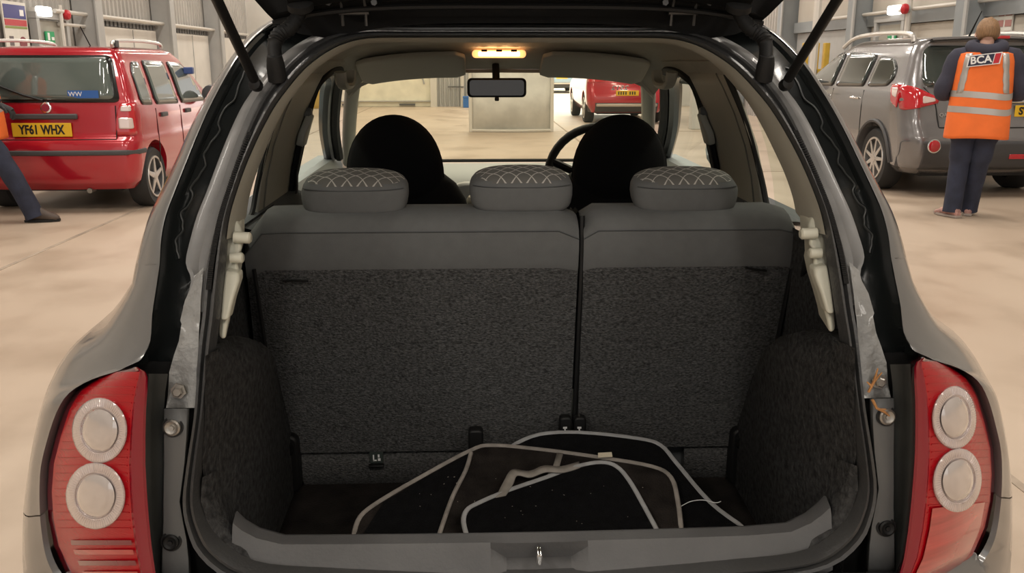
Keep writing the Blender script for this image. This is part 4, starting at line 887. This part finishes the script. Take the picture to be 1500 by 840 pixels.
for s in (-1, 1):
    lp = rear(B, [(s*.60, .73), (s*.775, .73), (s*.765, 1.02), (s*.655, 1.02), (s*.625, .92)], .006, 'tail_lamp', LAMPR, pa, rnd=.02)
    rear(B, [(s*.64, .79), (s*.76, .79), (s*.755, .89), (s*.64, .89)], .014, 'clear_lens', LAMPC, lp, rnd=.015); rear(B, [(s*.66, .95), (s*.75, .95), (s*.745, 1.0), (s*.67, 1.0)], .014, 'clear_lens', LAMPC, lp, rnd=.012)
    for poly in ([(.36, 1.00), (.64, .985), (.66, 1.40), (.47, 1.40), (.38, 1.30)], [(.74, .985), (1.40, .965), (1.36, 1.40), (.76, 1.415)], [(1.50, .965), (2.36, .955), (2.05, 1.30), (1.90, 1.38), (1.47, 1.40)]):
        w_ = side(B, poly, .004, 'side_window', BLACKG, pa, s); cxp = [sum(p[0] for p in poly)/len(poly), sum(p[1] for p in poly)/len(poly)]
        side(B, [(cxp[0]+(p[0]-cxp[0])*.90, cxp[1]+(p[1]-cxp[1])*.90) for p in poly], .009, 'window_pane', PGLASS, w_, s)
    for y in (.70, 1.44, 2.30): mk('door_gap', *tube([(s*(B.sx(y, z)+.001), y, z) for z in (.42, .6, .8, .95)], .005, 5), BLACKP, pa)
    for y in (.80, 1.56): mk('door_handle', *box((s*(B.sx(y, .88)+.008), y+.1, .88), (.03, .17, .045)), PLASTIC, pa, bev=.01)
    mk('roof_rail', *tube(cr([(s*.56, .35, 1.53), (s*.56, .40, 1.585), (s*.56, 1.0, 1.60), (s*.56, 1.60, 1.585), (s*.56, 1.68, 1.53)], 4), .018, 8), SILVER, pa)
    mk('rail_foot', *box((s*.56, .42, 1.56), (.045, .09, .07)), PLASTIC, pa, bev=.01)
    for y in (.56, 2.88): wheel(pa, s*.775, y, .29, s)
    mk('door_mirror', *lathe((s*.90, 2.18, 1.04), (0, 1, 0), [(.03, -.03), (.09, -.025), (.10, .03), (.05, .09)], 14), PLASTIC, pa)
mk('bumper_strip', *tube([(x, B.ry(x, .575)-.008, .575) for x in [-.785+.0785*i for i in range(21)]]+[(.79, .3, .575)], .024, 8, flat=(.6, (0, -1, 0))), PLASTIC, pa)
mk('grab_bar', *box((-.02, B.ry(0, .90)-.012, .905), (.60, .04, .05)), PLASTIC, pa, bev=.012)
plate(pa, B, 'YF61 WHX', -.05, .785, .54, .125)
bd = mk('badge', *lathe((0, B.ry(0, .985)-.004, .985), (0, -1, .1), [(.05, 0), (.05, .012), (.04, .016), (0, .016)], 24), CHROME, pa); mk('badge_face', *lathe((0, B.ry(0, .985)-.018, .985), (0, -1, .1), [(.038, 0), (.036, .003), (0, .004)], 20), mat('badge_maroon', (.25, .02, .04), .3), bd)
mk('aerial', *tube([(.28, .55, 1.53), (.22, .50, 1.72)], .006, 6), BLACKP, pa)
for x in (-.615, .615): mk('tailgate_gap', *tube([(x, B.ry(x, z)-.002, z) for z in (.70, .8, .9, 1.0)], .005, 5), BLACKP, pa)
mk('tailgate_gap', *tube([(x, B.ry(x, .695)-.002, .695) for x in [-.615+.123*i for i in range(11)]], .005, 5), BLACKP, pa)
mk('exhaust', *tube([(.3, .35, .22), (.3, .10, .21)], .025, 10), STEEL, pa); mk('underbody', *box((0, 1.75, .24), (1.15, 3.1, .08)), BLACKP, pa)
mk('window_card', *box((.74, 1.98, 1.30), (.10, .16, .075), .2), mat('card_navy', (.03, .06, .20), .5), pa, bev=.01)
# ---- grey crossover on the right
qa = thing('crossover_car', 'graphite grey crossover estate with silver roof rails and dark lower bumper', 'car', (5.25, 9.05, 0))
B = Body([(.24, .20, 4.4, .78, .22, .4), (.32, .06, 4.5, .86, .26, .45), (.45, .01, 4.54, .885, .28, .5), (.60, .0, 4.54, .89, .28, .5), (.66, .02, 4.52, .89, .28, .5), (.80, .10, 4.46, .89, .25, .5), (.95, .13, 4.35, .89, .25, .45), (1.05, .15, 3.55, .88, .24, .35), (1.12, .17, 3.3, .865, .23, .3), (1.30, .26, 2.98, .80, .20, .25), (1.48, .36, 2.6, .735, .18, .25), (1.58, .38, 2.35, .69, .2, .3), (1.63, .34, 2.2, .63, .22, .3), (1.655, .48, 2.0, .50, .22, .3)])
body = mk('body_shell', *B.mesh(), GREYPAINT, qa, ang=38)
carve(body, [(x0, x0+.42, y, .34, .40) for y in (.86, 3.62) for x0 in (-1.1, .68)])
gl = rear(B, [(-.72, 1.14), (.72, 1.14), (.66, 1.50), (.60, 1.56), (-.60, 1.56), (-.66, 1.50)], .004, 'rear_window', DGLASS, qa, rnd=.10)
mk('spoiler', *loft([[(x, .30-.03*(1-(x/.62)**2)+d, z-.02*(x/.62)**2) for x in [-.62+.124*i for i in range(11)]] for d, z in ((.14, 1.66), (0, 1.655), (-.005, 1.635), (.10, 1.60))]), GREYPAINT, qa)
mk('high_brake_lamp', *box((.0, .262, 1.643), (.34, .02, .03)), LAMPR, qa, bev=.006)
for s in (-1, 1):
    lp = rear(B, [(s*.56, .98), (s*.885, .90), (s*.885, 1.17), (s*.80, 1.15), (s*.55, 1.03)], .006, 'tail_lamp', LAMPR, qa, rnd=.03)
    rear(B, [(s*.59, 1.0), (s*.72, .975), (s*.72, 1.055), (s*.60, 1.03)], .014, 'clear_lens', LAMPC, lp, rnd=.02)
    lp2 = side(B, [(.36, .92), (.52, .98), (.62, 1.16), (.50, 1.17), (.37, 1.15)], .006, 'tail_lamp', LAMPR, qa, s, rnd=.03); side(B, [(.40, 1.03), (.50, 1.05), (.56, 1.13), (.42, 1.13)], .014, 'clear_lens', LAMPC, lp2, s, rnd=.02)
    for poly in ([(.62, 1.22), (.72, 1.14), (1.22, 1.12), (1.20, 1.46), (.85, 1.44), (.66, 1.34)], [(1.30, 1.12), (2.12, 1.10), (2.10, 1.51), (1.28, 1.48)], [(2.20, 1.10), (3.15, 1.09), (2.75, 1.36), (2.45, 1.50), (2.18, 1.51)]):
        w_ = side(B, poly, .004, 'side_window', BLACKG, qa, s, rnd=.07); cxp = [sum(p[0] for p in poly)/len(poly), sum(p[1] for p in poly)/len(poly)]
        side(B, [(cxp[0]+(p[0]-cxp[0])*.93, cxp[1]+(p[1]-cxp[1])*.91) for p in poly], .009, 'window_pane', DGLASS, w_, s, rnd=.06)
    for y in (1.26, 2.16, 3.05): mk('door_gap', *tube([(s*(B.sx(y, z)+.001), y, z) for z in (.50, .7, .9, 1.08)], .005, 5), BLACKP, qa)
    for y in (1.36, 2.26): mk('door_handle', *tube(cr([(s*(B.sx(y, .98)), y, .985), (s*(B.sx(y, .98)+.03), y+.04, .99), (s*(B.sx(y, .98)+.03), y+.17, .99), (s*(B.sx(y, .98)), y+.2, .985)], 3), .014, 8), CHROME, qa)
    mk('roof_rail', *tube(cr([(s*.66, .62, 1.60), (s*.66, .72, 1.685), (s*.66, 1.4, 1.71), (s*.665, 2.1, 1.68), (s*.67, 2.45, 1.57)], 5), .026, 8), SILVER, qa)
    side(B, [(.45, .28), (1.2, .28), (1.28, .42), (.45, .56)], -.02, 'lower_cladding', PLASTIC, qa, s) if 0 else None
    side(B, [(1.32, .26), (3.15, .26), (3.15, .42), (1.32, .42)], .006, 'sill_cladding', PLASTIC, qa, s)
    v = [(s*(B.sx(.86+.42*math.cos(a), .34+.42*math.sin(a))+.008), .86+.42*math.cos(a), .34+.42*math.sin(a)) for a in [math.pi*i/20 for i in range(21)]]
    mk('arch_trim', *tube(v, .022, 6), PLASTIC, qa)
    for y in (.86, 3.62): wheel(qa, s*.875, y, .34, s, 9, .22, .03)
    mk('door_mirror', *lathe((s*1.0, 2.95, 1.14), (0, 1, 0), [(.03, -.04), (.10, -.03), (.11, .04), (.05, .12)], 14), GREYPAINT, qa)
    fg = mk('fog_lamp', *lathe((s*.62, B.ry(.62, .55)-.004, .55), (0, -1, 0), [(.06, -.01), (.06, .012), (.05, .018), (0, .02)], 24), LAMPR, qa)
    mk('fog_ring', *lathe((s*.62, B.ry(.62, .55)-.004, .55), (0, -1, 0), [(.072, -.01), (.072, .01), (.061, .012)], 24, caps=False), CHROME, fg)
    mk('reflector', *box((s*.28, B.ry(.28, .44)-.012, .44), (.20, .02, .05)), LAMPR, qa, bev=.005)
    mk('tailgate_gap', *tube([(s*x, B.ry(x, z)-.002, z) for x, z in ((.70, 1.14), (.60, 1.02), (.575, .9), (.56, .74))], .006, 5), BLACKP, qa)
rear(B, [(-.875, .30), (.875, .30), (.885, .60), (-.885, .60)], .006, 'lower_bumper', PLASTIC, qa, rnd=.04)
mk('tailgate_gap', *tube([(x, B.ry(x, .735)-.003, .735) for x in [-.56+.112*i for i in range(11)]], .006, 5), BLACKP, qa)
text('model_lettering', 'QASHQAI', .055, (-.43, B.ry(.43, .86)-.008, .86), CHROME, qa, ext=.004, rot=(math.pi/2, 0, -.04))
plate(qa, B, 'SVV', .36, .90, .24, .115)
mk('plate_garnish', *box((.1, B.ry(0, .99)-.012, 1.0), (.8, .03, .035)), CHROME, qa, bev=.008)
mk('aerial', *tube([(.0, .75, 1.65), (.04, .62, 1.92)], [.012, .005], 6), BLACKP, qa); mk('underbody', *box((0, 2.2, .27), (1.3, 4.0, .1)), BLACKP, qa)
# ---- red car and pale blue car far ahead, through the windscreen
def far_car(name, label, loc, paint, sc, rz, txt):
    r = thing(name, label, 'car', loc, rz=rz)
    B = Body([(.26, .15, 4.3, .80, .2, .4), (.45, .0, 4.45, .90, .26, .45), (.65, .0, 4.45, .91, .26, .45), (.85, .08, 4.35, .91, .24, .4), (1.05, .10, 3.4, .89, .22, .3), (1.3, .22, 2.9, .82, .2, .25), (1.55, .34, 2.4, .73, .2, .25), (1.66, .40, 2.2, .64, .22, .3), (1.69, .6, 2.0, .45, .22, .3)])
    b = mk('body_shell', *B.mesh(), paint, r); carve(b, [(x0, x0+.42, y, .34, .40) for y in (.82, 3.55) for x0 in (-1.1, .7)])
    rear(B, [(-.70, 1.10), (.70, 1.10), (.60, 1.55), (-.60, 1.55)], .005, 'rear_window', DGLASS, r, rnd=.08)
    rear(B, [(-.86, .27), (.86, .27), (.89, .48), (-.89, .48)], .006, 'lower_bumper', PLASTIC, r); rear(B, [(-.70, .40), (.70, .40), (.70, .46), (-.70, .46)], .016, 'bumper_trim', SILVER, r)
    for s in (-1, 1):
        rear(B, [(s*.50, .95), (s*.89, .93), (s*.88, 1.07), (s*.50, 1.06)], .008, 'tail_lamp', LAMPR, r)
        for poly in ([(.62, 1.12), (1.25, 1.10), (1.22, 1.48), (.80, 1.46)], [(1.33, 1.10), (2.15, 1.08), (2.10, 1.52), (1.30, 1.50)], [(2.25, 1.08), (3.1, 1.07), (2.5, 1.48), (2.2, 1.52)]): side(B, poly, .006, 'side_window', DGLASS, r, s, rnd=.06)
        for y in (.82, 3.55): wheel(r, s*.90, y, .34, s, 5, .22, .05)
        mk('roof_rail', *tube(cr([(s*.64, .7, 1.64), (s*.64, .8, 1.72), (s*.65, 2.1, 1.72), (s*.65, 2.3, 1.62)], 4), .02, 8), SILVER, r)
    pz = .70; yy = B.ry(0, pz)-.016; pm = mk('number_plate', *box((0, yy, pz), (.52, .012, .115)), YPLATE, r, bev=.003)
    if txt:
        for k in range(7): mk('plate_mark', *box((-.2+.055*k+(.04 if k > 3 else 0), yy-.007, pz), (.03, .003, .07)), INK, pm, smooth=False)
    mk('underbody', *box((0, 2.2, .27), (1.3, 3.9, .1)), BLACKP, r)
far_car('suv_car', 'red sport utility car beyond the white partition, with yellow rear plate', (3.33, 20.5, 0), REDPAINT, 1, 0, True)
far_car('suv_car', 'pale blue car parked outside the far hall doorway', (3.75, 41.0, 0), BLUEPAINT, 1, .05, False)

# ================================================================ PEOPLE
NAVY = mat('navy_cloth', (.020, .024, .045), .85, var=.3, vscale=9, bump=.4, bscale=14); NAVY2 = mat('navy_hoodie', (.035, .035, .055), .9, var=.15, vscale=8, bump=.4, bscale=10)
ORANGE = mat('orange_vest', (.85, .17, .03), .75, var=.08, vscale=6, bump=.5, bscale=7); REFL = mat('reflective_tape', (.48, .46, .44), .35, .4, bump=.2, bscale=9)
SKIN = mat('skin', (.56, .33, .25), .5); HAIR = mat('light_brown_hair', (.24, .135, .065), .6, var=.3, vscale=45, bump=.35, bscale=60, stretch=(3, 3, .4)); SHOE = mat('brown_leather', (.07, .05, .04), .6, var=.2, vscale=20)
GLOVE = mat('black_glove', (.012, .012, .013), .7); TRAIN = mat('pink_trainer', (.40, .22, .19), .6, var=.4, vscale=30)
def skeleton(name, J, edges, rad, m, par):
    keys = list(J); me = bpy.data.meshes.new(name); me.from_pydata([J[k] for k in keys], [(keys.index(a), keys.index(b)) for a, b in edges], [])
    o = bpy.data.objects.new(name, me); COL.objects.link(o); setp(o, par); me.materials.append(m)
    sk = o.modifiers.new('skin', 'SKIN'); sk.use_smooth_shade = True
    for i, k in enumerate(keys):
        r = rad[k]; d = me.skin_vertices[0].data[i]; d.radius = r if isinstance(r, tuple) else (r, r); d.use_root = (k == 'pelvis')
    s = o.modifiers.new('sub', 'SUBSURF'); s.levels = 1; s.render_levels = 2; return o
def ell_loft(secs, n=28, e=2.4):
    rows = []
    for (x, y, z, rx, ry) in secs:
        rows.append([(x+rx*math.copysign(abs(math.cos(a))**(2/e), math.cos(a)), y+ry*math.copysign(abs(math.sin(a))**(2/e), math.sin(a)), z) for a in [2*math.pi*i/n for i in range(n)]])
    return rows
def fingers(J, edges, rad, side_, wrist, direction, palm_n, curl):
    d = Vector(direction).normalized(); n_ = Vector(palm_n).normalized(); c = d.cross(n_)
    w_ = Vector(wrist); J[side_+'palm'] = tuple(w_+d*.06); edges.append((side_+'wrist', side_+'palm')); rad[side_+'palm'] = (.026, .02)
    for i, (o_, ln) in enumerate(((-.030, .062), (-.010, .075), (.010, .070), (.028, .055))):
        a = w_+d*.085+c*o_; b = a+(d*(1-curl)+n_*curl).normalized()*ln*.5; e = b+(d*(1-2*curl)+n_*2*curl).normalized()*ln*.5
        ks = [side_+'f%d%d' % (i, k) for k in range(3)]
        for k, p in zip(ks, (a, b, e)): J[k] = tuple(p); rad[k] = .0088
        edges += [(side_+'palm', ks[0]), (ks[0], ks[1]), (ks[1], ks[2])]
    a = w_+d*.035-c*.032; b = a-c*.022+d*.028+n_*.01; e = b+d*.03+n_*.012
    ks = [side_+'t%d' % k for k in range(3)]
    for k, p in zip(ks, (a, b, e)): J[k] = tuple(p); rad[k] = .0098
    edges += [(side_+'palm', ks[0]), (ks[0], ks[1]), (ks[1], ks[2])]
def person(label, loc, J, face, cloth, shoe, glove=False, hood=True, rz=0):
    r = thing('person', label, 'person', loc, rz=rz)
    V = {k: Vector(p) for k, p in J.items()}
    edges = [('pelvis', 'spine'), ('spine', 'chest'), ('chest', 'neck'), ('neck', 'head'), ('head', 'crown')]
    rad = dict(pelvis=(.12, .10), spine=(.12, .095), chest=(.14, .10), neck=.052, head=(.074, .085), crown=(.062, .07))
    for s in 'lr':
        edges += [('chest', s+'shoulder'), (s+'shoulder', s+'elbow'), (s+'elbow', s+'wrist'), ('pelvis', s+'hip'), (s+'hip', s+'knee'), (s+'knee', s+'ankle'), (s+'ankle', s+'toe')]
        rad.update({s+'shoulder': .052, s+'elbow': .038, s+'wrist': (.026, .022), s+'hip': .08, s+'knee': .052, s+'ankle': .036, s+'toe': .03})
    JJ = dict(J)
    for s in ('' if glove else 'lr'): fingers(JJ, edges, rad, s, J[s+'wrist'], V[s+'wrist']-V[s+'elbow'], (0, 0, -1), .35)
    skeleton('body', JJ, edges, rad, SKIN, r)
    # face, ears, hair
    HS = 1.13; h = V['head']; fd = Vector(face).normalized(); rt_ = Vector((0, 0, 1)).cross(fd).normalized(); upv = fd.cross(rt_)*-1
    if upv.z < 0: upv = -upv
    hd_ = []
    for j in range(15):
        t = -1+2*j/14; q = math.sqrt(max(0.0004, 1-t*t)); jaw = 1-.22*max(0, -t)
        hd_.append([h+upv*(.122*t+.01)+rt_*(math.cos(a)*.084*q*jaw)+fd*(math.sin(a)*.10*q+.012*max(0, -t)) for a in [2*math.pi*i/24 for i in range(24)]])
    mk('head', *loft(hd_, True, True), SKIN, r)
    mk('nose', *tube([h+fd*.092+upv*.02, h+fd*.112-upv*.018, h+fd*.09-upv*.026], [.009, .014, .009], 8), SKIN, r)
    for s in (-1, 1):
        mk('ear', *lathe(h+rt_*s*.086-upv*.005, rt_*s+fd*-.3, [(.012, -.004), (.028, 0), (.024, .01), (.01, .006)], 14), SKIN, r)
        mk('eye', *lathe(h+rt_*s*.032+fd*.086+upv*.018, fd, [(.012, -.006), (.008, .003), (0, .005)], 10), BLACKG, r)
    mk('mouth', *tube([h-rt_*.022+fd*.092-upv*.055, h+fd*.098-upv*.056, h+rt_*.022+fd*.092-upv*.055], .005, 6), mat('lips', (.4, .16, .14), .5), r)
    hv = []
    for j in range(13):
        t = -.62+1.62*j/12; q = math.sqrt(max(0.001, 1-t*t))*(1-.22*max(0, -t-.1)); hv.append([h+upv*(.131*t+.013)+rt_*(math.cos(a)*.097*q)+fd*((math.sin(a)*.112*q if math.sin(a) < 0 or t > .45 else math.sin(a)*.02*q)-.004)+Vector((0, 0, .004*math.sin(5*a+j))) for a in [2*math.pi*i/28 for i in range(28)]])
    mk('hair', *loft(hv, True, True), HAIR, r, ang=70)
    # jumper: torso and sleeves
    c0, c1, c2 = V['pelvis'], V['spine'], V['chest']; nk = V['neck']
    secs = [(c0.x, c0.y, c0.z-.06, .195, .135), (c0.x, c0.y, c0.z+.06, .20, .14), (c1.x, c1.y, c1.z, .205, .145), (c2.x, c2.y, c2.z-.06, .225, .145), (c2.x, c2.y, c2.z+.06, .225, .135), (nk.x, nk.y-.01, nk.z-.065, .165, .105), (nk.x, nk.y, nk.z-.01, .085, .08)]
    v, f = loft(ell_loft(secs), True, True)
    jm = mk('jumper', v, f, NAVY2, r, sub=1)
    for s in 'lr':
        a, b, c = V[s+'shoulder'], V[s+'elbow'], V[s+'wrist']
        mk('sleeve', *tube(cr([L(c2, a, .5), a, L(a, b, .5), b, L(b, c, .5), L(b, c, .93)], 4), [.085]*4+[.082]*4+[.074]*4+[.064]*4+[.054]*4+[.046], 14), NAVY2, jm)
        a, b, c = V[s+'hip'], V[s+'knee'], V[s+'ankle']
        pts = cr([L(c0, a, .7)+Vector((0, 0, .08)), a, L(a, b, .5), b, L(b, c, .5), c-Vector((0, 0, .045))], 4)
        lg = mk('trouser_leg', *tube(pts, [.125]*4+[.118]*4+[.10]*4+[.085]*4+[.080]*4+[.082], 18), NAVY, r)
        t = V[s+'toe']; d = (t-c); d.z = 0; d = d.normalized() if d.length > .01 else Vector((0, 1, 0)); sd_ = Vector((-d.y, d.x, 0)); base = Vector((c.x, c.y, c.z-.085))
        rows = []; up2 = 1.45 if shoe is SHOE else 1.0
        for q, wd, hh in ((-.085, .025, .06), (-.07, .037, .10), (0, .04, .11), (.06, .043, .085), (.12, .047, .06), (.17, .04, .045), (.195, .018, .03)):
            rows.append([base+d*q+sd_*(wd*math.cos(a))+Vector((0, 0, max(0, hh*up2*(.5+.5*math.sin(a))))) for a in [2*math.pi*i/14 for i in range(14)]])
        sh = mk('shoe', *loft(rows, True, True), shoe, r)
        mk('sole', *loft([[p*1+Vector((0, 0, 0)) for p in [base+d*q+sd_*w2 for q, w2 in ((-.09, -.03), (0, -.045), (.12, -.05), (.2, -.02), (.2, .02), (.12, .05), (0, .045), (-.09, .03))]], [base+d*q+sd_*w2+Vector((0, 0, .02)) for q, w2 in ((-.09, -.03), (0, -.045), (.12, -.05), (.2, -.02), (.2, .02), (.12, .05), (0, .045), (-.09, .03))]], True, True), mat('pale_sole', (.35, .30, .27), .7) if shoe is TRAIN else BLACKP, sh)
        if glove:
            g = V[s+'wrist']; dd = (V[s+'wrist']-V[s+'elbow']).normalized(); n_ = Vector((0, 0, -1)); n_ = (n_-dd*n_.dot(dd)).normalized(); cc = dd.cross(n_)
            v, f = tube([g-dd*.03, g+dd*.03, g+dd*.075, g+dd*.10], [.036, .04, .045, .036], 12, flat=(.62, tuple(n_)))
            for o_, ln in ((-.034, .07), (-.011, .085), (.012, .08), (.034, .062)):
                p0 = g+dd*.085+cc*o_; p1 = p0+(dd*.8+n_*.5).normalized()*ln*.5; p2 = p1+(dd*.3+n_*.9).normalized()*ln*.5; tube([p0, p1, p2], [.0125, .012, .010], 8, False, v, f)
            p0 = g+dd*.03-cc*.035; tube([p0, p0-cc*.03+dd*.03, p0-cc*.03+dd*.06+n_*.02], [.014, .013, .011], 8, False, v, f)
            mk('glove', v, f, GLOVE, r)
    if hood:
        v, f = tube([nk+Vector((.125*math.cos(a), .095*math.sin(a)-.035, -.01+.03*math.sin(a)+.01*math.cos(2*a))) for a in [2*math.pi*i/24 for i in range(24)]], [.050+.018*max(0, -math.sin(2*math.pi*i/24)) for i in range(24)], 12, True)
        rows = ell_loft([(nk.x, nk.y-.10, nk.z-.20, .02, .012), (nk.x, nk.y-.115, nk.z-.16, .07, .03), (nk.x, nk.y-.11, nk.z-.10, .12, .045), (nk.x, nk.y-.09, nk.z-.04, .135, .05), (nk.x, nk.y-.07, nk.z+.0, .10, .04)], 20)
        loft(rows, True, True, v, f); mk('hood', v, f, NAVY2, jm)
    # high-visibility waistcoat
    vs = [(c0.x, c0.y, c0.z-.20, .262, .178), (c0.x, c0.y, c0.z-.05, .255, .175), (c1.x, c1.y, c1.z, .245, .17), (c2.x, c2.y, c2.z-.07, .240, .17), (c2.x, c2.y-.01, c2.z+.04, .232, .160), (c2.x, c2.y-.01, c2.z+.12, .212, .140), (nk.x, nk.y-.01, nk.z-.055, .180, .115), (nk.x, nk.y-.01, nk.z-.03, .13, .10)]
    def VS(a, z, o_=0):
        for p, q in zip(vs, vs[1:]):
            if z <= q[2]: break
        t = (z-p[2])/(q[2]-p[2]); x, y, _, rx, ry = [p[k]+(q[k]-p[k])*t for k in range(5)]
        return Vector((x+(rx+o_)*math.copysign(abs(math.cos(a))**(2/2.6), math.cos(a)), y+(ry+o_)*math.copysign(abs(math.sin(a))**(2/2.6), math.sin(a)), z+.006*math.sin(3*a)))
    z0, z1 = vs[0][2], vs[-1][2]
    vest = mk('vest', *loft([[VS(2*math.pi*i/48, z0+(z1-z0)*j/24) for i in range(48)] for j in range(25)], True), ORANGE, r, solid=.008)
    def band(za, zb): mk('reflective_band', *loft([[VS(2*math.pi*i/48, z+.015*math.sin(2*math.pi*i/48*2+.5), .006) for i in range(48)] for z in (za, (za+zb)/2, zb)], True), REFL, vest)
    band(c0.z+.02, c0.z+.075); band(c0.z+.155, c0.z+.21)
    for sgn in (-1, 1):
        for up_ in (-1, 1):
            rows = []
            for k in range(10):
                z = c0.z+.2+(z1-.03-c0.z-.2)*k/9; xx = sgn*(.185-.045*k/9)
                ln = []
                for dx in (-.026, .026):
                    best = min((VS(up_*math.pi*(i+.5)/60, z, .007) for i in range(60)), key=lambda p: abs(p.x-c0.x-xx-dx)); ln.append(best)
                rows.append(ln)
            mk('reflective_brace', *loft(rows), REFL, vest, solid=.003)
    if cloth == 'bca':
        zc_ = c2.z+.055; yb_ = c2.y-.195; bx_ = c2.x-.03
        tilt = .12
        def pg(x0, x1, a0, a1, y, name, m, par): return mk(name, *prism([(bx_+x+sh_+0, y, zc_+z+tilt*x) for x, z, sh_ in ((x0, a0, 0), (x1, a0, 0), (x1, a1, .012), (x0, a1, .012))], (0, .006, 0)), m, par, smooth=False)
        lg = pg(-.128, .128, -.05, .05, yb_, 'logo_patch', WHITEP, vest)
        pg(-.119, .068, -.042, .042, yb_-.003, 'logo_navy', mat('logo_navy', (.015, .017, .05), .5), lg); pg(.075, .119, -.042, .042, yb_-.003, 'logo_red', mat('logo_red', (.5, .015, .03), .5), lg)
        text('logo_lettering', 'BCA', .088, (bx_-.022, yb_-.006, zc_-.003), WHITEP, lg, rot=(math.pi/2, -.12, 0), sx=.98, bold=.0025)
    return r
person('person in orange BCA high-visibility vest and navy trousers, turned towards the grey crossover', (4.42, 7.95, 0), dict(
    pelvis=(0, 0, .93), spine=(0, 0, 1.10), chest=(0, .01, 1.36), neck=(.0, .04, 1.53), head=(.0, .075, 1.64), crown=(.0, .07, 1.70),
    lshoulder=(-.215, .01, 1.44), lelbow=(-.325, -.02, 1.13), lwrist=(-.20, .22, 1.09), rshoulder=(.215, .01, 1.44), relbow=(.315, .0, 1.13), rwrist=(.18, .24, 1.10),
    lhip=(-.09, 0, .88), lknee=(-.10, .03, .50), lankle=(-.12, -.02, .09), ltoe=(-.22, .10, .03), rhip=(.09, 0, .88), rknee=(.06, .05, .50), rankle=(.03, .16, .09), rtoe=(.04, .30, .03)), (0, 1, -.5), 'bca', TRAIN, rz=-.42)
person('person stepping past the red car in navy trousers, brown shoes and black gloves', (-4.36, 8.08, 0), dict(
    pelvis=(-.15, 0, .94), spine=(-.16, 0, 1.12), chest=(-.18, 0, 1.38), neck=(-.17, 0, 1.54), head=(-.14, .0, 1.66), crown=(-.14, .0, 1.72),
    lshoulder=(-.18, .21, 1.45), lelbow=(-.30, .22, 1.16), lwrist=(-.18, .20, .96), rshoulder=(-.16, -.20, 1.45), relbow=(.0, -.27, 1.18), rwrist=(.24, -.25, 1.04),
    lhip=(-.17, .09, .90), lknee=(-.34, .10, .52), lankle=(-.60, .12, .16), ltoe=(-.48, .12, .06), rhip=(-.12, -.08, .90), rknee=(.10, -.09, .56), rankle=(.31, -.05, .09), rtoe=(.44, -.03, .03)), (1, 0, -.2), 'plain', SHOE, glove=True, hood=False)
